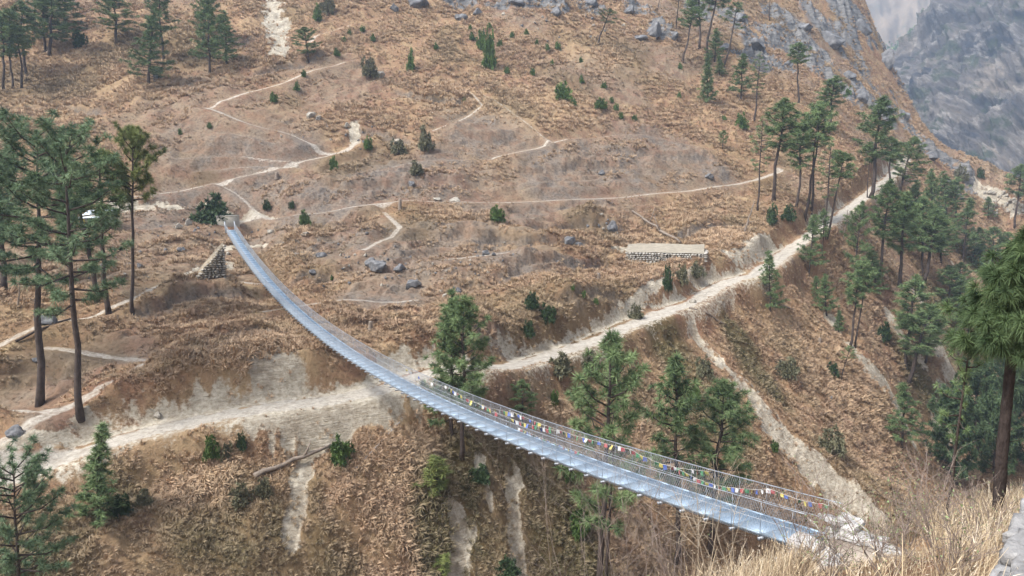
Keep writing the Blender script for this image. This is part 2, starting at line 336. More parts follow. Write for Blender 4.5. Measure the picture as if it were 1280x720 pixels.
def ground_material():
    k = NT('hillside', 0.95, 0.1); p = k.pos()
    big = k.noise(p, 0.045, 3); mid = k.noise(p, 0.35, 5, 0.65); fin = k.noise(p, 2.2, 6, 0.7); vf = k.noise(p, 9, 3, 0.7)
    c = k.mix(k.rng(big, 0.35, 0.65), GRASS['orange'], GRASS['red'])
    c = k.mix(k.rng(mid, 0.42, 0.72), c, GRASS['straw'])
    c = k.mix(k.rng(fin, 0.50, 0.30, 0, 0.85), c, GRASS['dark'])
    c = k.mix(k.math('MULTIPLY', k.attr('straw'), 0.6), c, GRASS['straw'])
    bare = k.mix(k.rng(fin, 0.35, 0.65), (0.090,0.076,0.066), (0.225,0.192,0.162))
    c = k.mix(k.math('MULTIPLY', k.attr('bare'), k.rng(mid, 0.35, 0.6, 0.35, 1.0)), c, bare)
    ms = k.mix(k.rng(mid, 0.35, 0.65), GRASS['moss'], (0.15,0.105,0.055))
    c = k.mix(k.attr('moss'), c, ms)
    st = k.scl(p, (0.12, 0.12, 0.5), (R(20), R(-30), 0))
    rock = k.mix(k.rng(k.noise(st, 1.6, 6, 0.7), 0.36, 0.62), (0.055,0.057,0.062), (0.215,0.21,0.205))
    c = k.mix(k.rng(k.math('MULTIPLY', k.attr('rock'), k.rng(mid, 0.3, 0.5, 0.6, 1.4)), 0.2, 0.45), c, rock)
    scar = k.mix(k.rng(fin, 0.30, 0.62), (0.29,0.245,0.18), (0.56,0.51,0.42)); scar = k.mix(k.rng(mid, 0.55, 0.35, 0, 0.5), scar, (0.17,0.13,0.09))
    scar = k.mix(k.rng(vf, 0.40, 0.30, 0, 0.6), scar, (0.14,0.11,0.08))
    c = k.mix(k.rng(k.math('ADD', k.attr('scar'), k.rng(fin, 0.3, 0.7, -0.3, 0.3)), 0.35, 0.65), c, scar)
    path = k.mix(k.rng(fin, 0.3, 0.65), (0.34,0.305,0.255), (0.53,0.49,0.43)); path = k.mix(k.rng(k.noise(p, 0.9, 4, 0.7), 0.5, 0.32, 0, 0.6), path, (0.27,0.235,0.19))
    c = k.mix(k.rng(k.math('ADD', k.attr('path'), k.rng(fin, 0.3, 0.7, -0.22, 0.22)), 0.25, 0.95), c, path)
    k.col(c)
    sl = k.noise(k.scl(p, (0.5, 0.5, 4.0)), 1.5, 5, 0.7); h = k.math('ADD', k.math('ADD', fin, k.math('MULTIPLY', vf, 0.5)), k.math('MULTIPLY', k.math('MULTIPLY', sl, k.attr('scar')), 1.6)); k.bump(h, 0.8, 0.35)
    return k.m

# ------------------------------------------------------------------ mesh builder
class MB:
    def __init__(s): s.V = []; s.F = []; s.n = 0; s.T = []
    def add(s, v, faces, tint=None):
        v = np.asarray(v, float).reshape(-1, 3); s.V.append(v)
        for f in (faces if isinstance(faces, list) else [faces]):
            f = np.asarray(f, np.int64)
            if f.size: s.F.append(f+s.n)
        s.T.append(np.broadcast_to(np.asarray(0.5 if tint is None else tint, float), (len(v),))); s.n += len(v); return s
    def tube(s, pts, rad, ns=6, cap=True, tint=None):
        p = np.asarray(pts, float); n = len(p); rad = np.broadcast_to(np.asarray(rad, float), (n,))
        t = np.gradient(p, axis=0); t /= np.linalg.norm(t, axis=1)[:, None]+1e-12
        up = np.tile([0, 0, 1.0], (n, 1)); up[np.abs(t[:, 2]) > 0.9] = (1, 0, 0)
        if np.abs(t[:, 2]).max() > 0.9 > np.abs(t[:, 2]).min(): up[:] = (0.3, 1, 0.1)
        a = np.cross(t, up); a /= np.linalg.norm(a, axis=1)[:, None]+1e-12; b = np.cross(a, t)
        th = np.arange(ns)*2*np.pi/ns
        v = (p[:, None]+rad[:, None, None]*(np.cos(th)[None, :, None]*a[:, None]+np.sin(th)[None, :, None]*b[:, None])).reshape(-1, 3)
        i = np.arange(n-1)[:, None]*ns; j = np.arange(ns); j2 = (j+1) % ns
        f = np.stack([i+j, i+j2, i+ns+j2, i+ns+j], -1).reshape(-1, 4)
        fs = [f]
        if cap: fs += [np.arange(ns)[None, ::-1], (np.arange(ns)+(n-1)*ns)[None]]
        return s.add(v, fs, tint)
    def box(s, c, half, ax=None, tint=None):
        ax = np.eye(3) if ax is None else np.asarray(ax, float)
        sg = np.array([(i, j, k) for i in (-1, 1) for j in (-1, 1) for k in (-1, 1)], float)*np.asarray(half, float)
        f = [(0,1,3,2),(4,6,7,5),(0,4,5,1),(2,3,7,6),(0,2,6,4),(1,5,7,3)]
        return s.add(np.asarray(c, float)+sg@ax, [np.array(f)], tint)
    def mesh(s, name, mat, smoothed=False, tint=False):
        me = bpy.data.meshes.new(name); V = np.concatenate(s.V)
        tot = np.concatenate([np.full(len(f), f.shape[1]) for f in s.F]); loops = np.concatenate([f.ravel() for f in s.F])
        me.vertices.add(len(V)); me.vertices.foreach_set('co', V.ravel().astype(np.float32))
        me.loops.add(len(loops)); me.loops.foreach_set('vertex_index', loops.astype(np.int32))
        me.polygons.add(len(tot)); me.polygons.foreach_set('loop_start', np.r_[0, np.cumsum(tot)[:-1]].astype(np.int32))
        if smoothed: me.polygons.foreach_set('use_smooth', np.ones(len(tot), bool))
        if tint:
            a = me.attributes.new('tint', 'FLOAT', 'POINT'); a.data.foreach_set('value', np.concatenate(s.T).astype(np.float32))
        me.update(calc_edges=True); me.materials.append(mat)
        return me
    def build(s, name, mat, parent=None, smoothed=False, tint=False, loc=None):
        return link(name, s.mesh(name, mat, smoothed, tint), parent, loc)
def link(name, data, parent=None, loc=None):
    o = bpy.data.objects.new(name, data); C.objects.link(o)
    if parent is not None: o.parent = parent
    if loc is not None: o.location = loc
    return o
def tag(o, label=None, cat=None, group=None, kind=None):
    for k, v in (('label', label), ('category', cat), ('group', group), ('kind', kind)):
        if v: o[k] = v
    return o
def thing(name, loc, label, cat, group=None, rotz=0.0):
    o = bpy.data.objects.new(name, None); C.objects.link(o); o.empty_display_size = 0.3
    o.location = loc; o.rotation_euler = (0, 0, rotz)
    return tag(o, label, cat, group)
def copy_thing(o, loc, rot=(0,0,0), sc=(1,1,1), parent=None):
    c = o.copy(); C.objects.link(c); c.location = loc; c.rotation_euler = rot; c.scale = sc
    for ch in kids[o.name]:
        d = ch.copy(); C.objects.link(d); d.parent = c
    return c
kids = {}

# ------------------------------------------------------------------ the ground sheet, finer where it is seen
def build_ground():
    az = np.r_[np.linspace(-180, -48, 60)[:-1], np.linspace(-48, -37, 60)[:-1], np.linspace(-37, 37, 900), np.linspace(37, 48, 60)[1:], np.linspace(48, 180, 60)[1:-1]]
    az = np.radians(az)
    r = np.r_[0.0, np.exp(np.linspace(np.log(0.9), np.log(45), 230))[:-1], np.exp(np.linspace(np.log(45), np.log(150), 420))[:-1], np.exp(np.linspace(np.log(150), np.log(470), 400))]
    A_, R_ = np.meshgrid(az, r, indexing='ij')
    x = (np.sin(A_)*R_).ravel(); y = (np.cos(A_)*R_).ravel()
    z, mp, ms, rk = ground(x, y, True)
    bare, moss, straw = other_masks(x, y); bare = np.maximum(bare, ground.ledge)
    na, nr = len(az), len(r)
    i = np.arange(na)[:, None]; j = np.arange(nr-1); i2 = (i+1) % na
    f = np.stack([i*nr+j, i*nr+j+1, i2*nr+j+1, i2*nr+j], -1).reshape(-1, 4)
    yy = y[f].min(1); f = f[yy > -75]
    m = MB(); m.add(np.c_[x, y, z], f)
    me = m.mesh('hillside', ground_material(), True)
    for nm, a in (('path', mp), ('scar', ms), ('rock', rk), ('bare', bare), ('moss', moss), ('straw', straw)):
        q = me.attributes.new(nm, 'FLOAT', 'POINT'); q.data.foreach_set('value', a.astype(np.float32))
    return tag(link('hillside', me), 'dry grassy hillside and gorge with pale tracks', 'hillside', kind='structure')
build_ground()

# ------------------------------------------------------------------ camera, light, air
def setup():
    sc = bpy.context.scene
    cam = bpy.data.cameras.new('camera'); co = bpy.data.objects.new('camera', cam); C.objects.link(co)
    co.location = (0, 0, CZ); co.rotation_euler = (math.pi/2-PITCH, 0, 0)
    cam.sensor_width = 36; cam.lens = 36*F/1280; cam.clip_end = 6000; cam.clip_start = 0.05
    sc.camera = co
    w = bpy.data.worlds.new('World'); sc.world = w; w.use_nodes = True; t = w.node_tree
    sky = t.nodes.new('ShaderNodeTexSky'); sky.sky_type = 'NISHITA'; sky.sun_disc = False
    sky.sun_elevation = R(52); sky.sun_rotation = R(SUN_AZ); sky.dust_density = 4.0; sky.air_density = 1.0; sky.ozone_density = 0.6
    hs = t.nodes.new('ShaderNodeHueSaturation'); hs.inputs['Saturation'].default_value = 0.4    # an even layer of cloud
    t.links.new(sky.outputs[0], hs.inputs['Color']); t.links.new(hs.outputs[0], t.nodes['Background'].inputs[0])
    t.nodes['Background'].inputs[1].default_value = SKY
    su = bpy.data.lights.new('sun', 'SUN'); so = bpy.data.objects.new('sun', su); C.objects.link(so)
    su.energy = SUN; su.angle = R(10); su.color = (1.0, 0.955, 0.89)
    a, e = R(SUN_AZ), R(52)     # azimuth clockwise from +Y
    d = np.array([math.sin(a)*math.cos(e), math.cos(a)*math.cos(e), math.sin(e)])
    import mathutils
    so.rotation_euler = mathutils.Vector(d).to_track_quat('Z', 'Y').to_euler()
    so.location = d*60
    v = sc.view_settings; v.view_transform = 'Standard'; v.look = 'None'; v.gamma = 1; v.exposure = EXPO; v.use_curve_mapping = False
    sc.cycles.max_bounces = 5; sc.cycles.diffuse_bounces = 3; sc.cycles.glossy_bounces = 2; sc.cycles.volume_bounces = 1; sc.cycles.use_denoising = True
SUN_AZ = -120; SKY = 0.08; SUN = 1.5; EXPO = 2.0
setup()
# ------------------------------------------------------------------ far mountains and the air between
def patch(name, c00, c10, c01, c11, ns, nt, disp, mat, back=0.5, bend=None):
    """a mountain face spanned between four spots (ridge c00-c10, foot c01-c11), with its far side falling away behind the ridge"""
    s = np.linspace(0, 1, ns); t = np.linspace(-back, 1, nt)
    S_, T_ = np.meshgrid(s, t, indexing='ij')
    S3, T3 = S_[..., None], T_[..., None]
    r = c00*(1-S3)+c10*S3; f = c01*(1-S3)+c11*S3
    p = r*(1-T3)+f*T3
    bk = np.minimum(T3, 0)
    p = p+np.array([0, 0, 1.0])*bk*2.0*(r-f)[..., 2:]*1.0+np.array([0.3, 1.0, 0])*(-bk)*260
    nrm = np.cross(c10-c00, c01-c00); nrm /= np.linalg.norm(nrm)
    if nrm[1] > 0: nrm = -nrm
    Ls = np.linalg.norm(c10-c00); Lt = np.linalg.norm(c01-c00)
    d = disp(S_.ravel()*Ls, T_.ravel()*Lt).reshape(S_.shape)
    p = p+nrm*d[..., None]
    i = np.arange(ns-1)[:, None]*nt; j = np.arange(nt-1)
    fc = np.stack([i+j, i+j+1, i+nt+j+1, i+nt+j], -1).reshape(-1, 4)
    m = MB(); m.add(p.reshape(-1, 3), fc)
    me = m.mesh(name, mat, True); A1, B1 = S_.ravel()*Ls, T_.ravel()*Lt
    for nm, q in (('across', B1*0.90-A1*0.42), ('along', A1*0.9+B1*0.42)):
        w = me.attributes.new(nm, 'FLOAT', 'POINT'); w.data.foreach_set('value', q.astype(np.float32))
    return tag(link(name, me), kind='structure')
def cliff_disp(a, b):
    q = b*0.90-a*0.42; r = a*0.9+b*0.42; w = fbm(a/120, b/120, 3)
    return 55*fbm(a/190, b/190, 3)+34*(ridged(q/85+0.5*w, r/420+3, 4)-0.5)+27*(ridged(q/26+0.5*w, r/130, 4)-0.5)+11*(ridged(q/8+w, r/40, 3)-0.5)+6*fbm(a/9, b/9, 3)
def cliff_material():
    k = NT('mountain_rock', 0.9, 0.15); p = k.pos()
    cx = k.n('ShaderNodeCombineXYZ'); k.l(k.attr('across'), cx.inputs[0]); k.l(k.attr('along'), cx.inputs[1]); v = cx.outputs[0]
    a = k.noise(k.scl(v, (0.030, 0.0055, 1)), 1.0, 8, 0.7, 0.1); a2 = k.noise(k.scl(v, (0.12, 0.022, 1)), 1.0, 8, 0.75, 0.1); b = k.noise(p, 0.012, 5, 0.7); f = k.noise(p, 0.09, 6, 0.75)
    c = k.mix(k.rng(a, 0.38, 0.60), (0.030,0.033,0.042), (0.165,0.145,0.128))
    c = k.mix(k.rng(a2, 0.53, 0.66, 0, 0.8), c, (0.31,0.29,0.27)); c = k.mix(k.rng(a2, 0.44, 0.34, 0, 0.85), c, (0.022,0.025,0.032))
    c = k.mix(k.math('MULTIPLY', k.rng(a, 0.56, 0.68), k.rng(b, 0.42, 0.6)), c, (0.25,0.185,0.115))
    c = k.mix(k.rng(k.noise(p, 0.03, 6, 0.75), 0.53, 0.60, 0, 0.85), c, (0.045,0.058,0.036))
    k.col(c); k.bump(f, 0.9, 6.0); return k.m
CL = cliff_material()
patch('mountain', at(1085,92,930), at(1400,-360,1080), at(1120,330,640), at(1560,380,560), 330, 330, cliff_disp, CL)
def far_disp(a, b): return 60*(ridged(a/260, b/420, 4)-0.5)+30*fbm(a/60, b/60, 4)
def far_material():
    k = NT('far_slope', 0.95, 0.1); p = k.pos(); n = k.noise(p, 0.006, 6, 0.7); f = k.noise(p, 0.03, 6, 0.75)
    c = k.mix(k.rng(n, 0.4, 0.6), (0.14,0.115,0.09), (0.25,0.195,0.145)); c = k.mix(k.rng(f, 0.45, 0.3), c, (0.09,0.10,0.08)); k.col(c); return k.m
patch('distant_slope', at(960,-60,1900), at(1300,-330,2100), at(1040,240,1300), at(1320,200,1250), 120, 120, far_disp, far_material(), 0.3)
M_HAZE = bpy.data.materials.new('haze'); M_HAZE.use_nodes = True
def haze():
    t = M_HAZE.node_tree; t.nodes.clear(); o = t.nodes.new('ShaderNodeOutputMaterial'); v = t.nodes.new('ShaderNodeVolumePrincipled')
    v.inputs['Color'].default_value = (0.56, 0.74, 1.0, 1); v.inputs['Density'].default_value = HAZE; v.inputs['Anisotropy'].default_value = 0.2
    t.links.new(v.outputs[0], o.inputs['Volume'])
    m = MB(); m.box((550, 1050, 390), (1450, 1500, 560)); tag(m.build('haze', M_HAZE), kind='stuff')
HAZE = 0.00026
haze()

# ------------------------------------------------------------------ pines
def leaf_material(name, dark, light, trans=0.0):
    k = NT(name, 0.65, 0.25); r = k.rnd(); t = k.attr('tint')
    n = k.noise(k.obj(), 0.9, 3, 0.6)
    c = k.mix(k.math('ADD', k.math('MULTIPLY', t, 0.75), k.rng(n, 0.3, 0.7, -0.1, 0.35)), dark, light)
    c = k.mix(k.rng(r, 0, 1, 0, 0.35), c, tuple(x*0.62 for x in dark)); k.col(c)
    return k.m
M_PINE = leaf_material('pine_needles', (0.062,0.108,0.045), (0.225,0.305,0.135))
M_PINEB = leaf_material('blue_pine_needles', (0.060,0.108,0.058), (0.225,0.315,0.175))
M_PINEY = leaf_material('fresh_pine_needles', (0.085,0.115,0.036), (0.29,0.33,0.11))
M_DARKLEAF = leaf_material('broad_leaves', (0.035,0.065,0.030), (0.115,0.17,0.08))
M_BARK = plain('pine_bark', (0.060,0.046,0.040), 0.95, 0.45, 2.5, 0, 0.6)
M_DEADBARK = plain('weathered_wood', (0.20,0.165,0.135), 0.95, 0.35, 3, 0, 0.5)
def unit(v): return v/(np.linalg.norm(v, axis=-1, keepdims=True)+1e-12)
def clump(m, c, u, rad, n, wid, g, squash=1.0, droop=0.0, tint=None, seg=1):
    d = unit(np.array(u)*0.75+g.normal(size=(n, 3)))
    d[:, 2] *= squash; L = rad*g.uniform(0.65, 1.15, n)
    s = unit(np.cross(d, g.normal(size=(n, 3))))*wid*0.5
    b = np.array(c)+d*rad*0.08
    T = np.repeat(np.clip((g.random() if tint is None else tint)+g.uniform(-0.15, 0.15, n), 0, 1), 3 if seg == 1 else 5)
    if seg == 1:
        e = b+d*L[:, None]; e[:, 2] -= droop*L
        v = np.stack([b-s, b+s, e], 1).reshape(-1, 3); i = np.arange(n)[:, None]*3+np.arange(3)
        m.add(v, i, T)
    else:
        mid = b+d*L[:, None]*0.55; mid[:, 2] -= droop*L*0.18; e = b+d*L[:, None]*0.95; e[:, 2] -= droop*L*0.75
        v = np.stack([b-s, b+s, mid+s*0.8, mid-s*0.8, e], 1).reshape(-1, 3); i = np.arange(n)[:, None]*5
        m.add(v, [i+np.array([0, 1, 2, 3]), i+np.array([3, 2, 4])], T)
def pine(seed, H, r0, lo, prof, W, nb, nc, crad, nn, wid, up0=0.05, up1=0.9, wob=0.25, gap=0.0, limb=0.012, droop=0.15, skip=None, fork=False):
    """a pine of height H: prof(f) gives the reach of the branches over the crown's height"""
    g = np.random.default_rng(seed); tr = MB(); cr = MB()
    zz = np.linspace(-0.5, H, 12); px = np.cumsum(g.normal(0, wob, 12))*0.35; py = np.cumsum(g.normal(0, wob, 12))*0.35
    px -= np.interp(0, zz, px); py -= np.interp(0, zz, py)
    rr = r0*(1-np.clip(zz/H, 0, 1))**0.75+0.02; rr[0] *= 1.25
    tr.tube(np.c_[px, py, zz], rr, 8)
    az = g.uniform(0, 6.28)
    for i in range(nb):
        f = (i+g.uniform(0.1, 0.9))/nb; h = H*(lo+(0.985-lo)*f); az += 2.4+g.normal(0, 0.35)
        if g.random() < gap: continue
        L = W*prof(f)*g.uniform(0.65, 1.12)
        if L < 0.15: L = 0.15
        u = up0+(up1-up0)*f+g.normal(0, 0.12)
        d = unit(np.array([math.cos(az), math.sin(az), u])); b = np.array([np.interp(h, zz, px), np.interp(h, zz, py), h])
        sag = np.array([0, 0, 0.16*L])
        q = [b, b+d*L*0.5-sag*0.5, b+d*L*0.95+sag*0.1]
        tr.tube(q, [limb*H*(0.35+0.25*(1-f))*0.55+0.012, limb*H*0.22+0.008, 0.012], 4)
        k = max(2, int(round(nc*(0.55+0.75*prof(f)))))
        for j in range(k):
            s = 0.38+0.62*(j+g.random())/k
            c = b+d*L*s+(sag*(s-0.6))+g.normal(0, 0.22, 3)*np.array([1, 1, 0.55])*crad*1.5
            clump(cr, c, d*0.6+np.array([0, 0, 0.55]), crad*g.uniform(0.75, 1.2), nn, wid, g, 0.85, droop)
    clump(cr, (px[-1], py[-1], H*0.99), (0, 0, 1), crad, nn, wid, g)
    return tr, cr
def p_cone(f): return max(0.08, (1-f)**0.8)
def p_round(f): return max(0.1, math.sin(math.pi*min(1, 0.16+0.84*f))**0.7)
def p_wide(f): return 0.45+0.55*math.sin(math.pi*min(1, 0.2+0.68*f))
def p_tall(f): return max(0.12, (1-(2*abs(f-0.42))**2.2*0.85)*0.95)
# kind: (height, half width of the crown) of the prototype and its makers
KINDS = {
 'tall':   (15.0, 2.15, M_PINE, [dict(seed=s, H=15, r0=0.19, lo=lo, prof=p_tall, W=2.6, nb=46, nc=5, crad=0.62, nn=36, wid=0.075, gap=0.14) for s, lo in ((11, .42), (12, .5), (13, .36), (14, .46))]),
 'top':    (15.0, 2.3, M_PINE, [dict(seed=s, H=15, r0=0.17, lo=lo, prof=p_round, W=2.5, nb=30, nc=5, crad=0.62, nn=36, wid=0.075, gap=0.12) for s, lo in ((21, .66), (22, .6), (23, .7))]),
 'young':  (12.0, 2.3, M_PINE, [dict(seed=s, H=12, r0=0.17, lo=lo, prof=p_cone, W=3.3, nb=64, nc=5, crad=0.58, nn=34, wid=0.07, gap=0.1, up0=-0.02) for s, lo in ((31, .12), (32, .2), (33, .08))]),
 'wide':   (20.0, 4.6, M_PINEB, [dict(seed=s, H=20, r0=0.30, lo=lo, prof=p_wide, W=4.9, nb=46, nc=9, crad=0.62, nn=54, wid=0.05, gap=0.14, up0=0.0, up1=0.7, wob=0.3) for s, lo in ((41, .50), (42, .40), (43, .46))]),
 'bushy':  (14.0, 2.75, M_PINE, [dict(seed=s, H=14, r0=0.20, lo=lo, prof=p_tall, W=3.9, nb=54, nc=7, crad=0.58, nn=50, wid=0.05, gap=0.2, wob=0.22) for s, lo in ((51, .25), (52, .32), (53, .2))]),
 'narrow': (9.0, 1.3, M_PINE, [dict(seed=s, H=9, r0=0.12, lo=0.06, prof=p_cone, W=1.75, nb=60, nc=4, crad=0.5, nn=34, wid=0.06, gap=0.05, up0=0.2, up1=1.4) for s in (61, 62)]),
 'sapling':(4.0, 0.9, M_PINEY, [dict(seed=s, H=4, r0=0.05, lo=0.08, prof=p_round, W=1.0, nb=26, nc=3, crad=0.42, nn=30, wid=0.05, gap=0.05, up0=0.3, up1=1.2, wob=0.1) for s in (71, 72)]),
 'round':  (16.0, 3.6, M_PINEY, [dict(seed=81, H=16, r0=0.22, lo=0.58, prof=p_round, W=3.8, nb=34, nc=9, crad=0.6, nn=60, wid=0.05, gap=0.06, up0=0.3, up1=1.0)]),
 'sparse': (16.0, 2.6, M_PINE, [dict(seed=91, H=16, r0=0.18, lo=0.42, prof=p_tall, W=3.0, nb=30, nc=3, crad=0.55, nn=30, wid=0.05, gap=0.3, up0=-0.15, up1=0.5), dict(seed=92, H=16, r0=0.16, lo=0.6, prof=p_round, W=2.6, nb=18, nc=4, crad=0.6, nn=34, wid=0.07, gap=0.2)]),
 'broad':  (9.0, 4.2, M_DARKLEAF, [dict(seed=s, H=9, r0=0.20, lo=0.12, prof=p_wide, W=4.4, nb=56, nc=8, crad=0.62, nn=40, wid=0.13, gap=0.05, up0=0.2, up1=1.6) for s in (95, 96)]),
}
PROTO = {}
def pine_meshes(kind, var):
    v = KINDS[kind][3]; var %= len(v)
    if (kind, var) not in PROTO:
        tr, cr = pine(**v[var]); nm = 'broadleaf' if kind == 'broad' else 'pine'
        PROTO[kind, var] = (tr.mesh(nm+'_trunk', M_BARK, True), cr.mesh(nm+'_crown', KINDS[kind][2], False, True))
    return PROTO[kind, var]
FIRST = {}
def tree(kind, var, bx, by, tx, ty, wpx, label, group, Y=None, sink=0.0):
    p = seat(bx, by, Y)
    top = at(tx, ty, p[1]); H = max(1.0, top[2]-p[2]); H0, W0 = KINDS[kind][:2]
    sz = H/H0; sx = (wpx/2/F*p[1])/W0
    lean = math.atan2(top[0]-p[0], H); rz = random.uniform(0, 6.28)
    import mathutils
    q = mathutils.Euler((0, lean, 0)).to_matrix() @ mathutils.Euler((0, 0, rz)).to_matrix()
    rot = q.to_euler(); sc = (sx, sx, sz); var %= len(KINDS[kind][3])
    key = (kind, var); name = 'broadleaf_tree' if kind == 'broad' else 'pine_tree'; cat = 'tree' if kind == 'broad' else 'pine tree'
    if key not in FIRST:
        o = thing(name, p, label, cat, group); o.rotation_euler = rot; o.scale = sc
        a, b = pine_meshes(kind, var); kids[o.name] = [link('trunk', a, o), link('crown', b, o)]; FIRST[key] = o
    else:
        o = copy_thing(FIRST[key], p, rot, sc); kids[o.name] = []; tag(o, label, cat)
        o['group'] = group
    return o
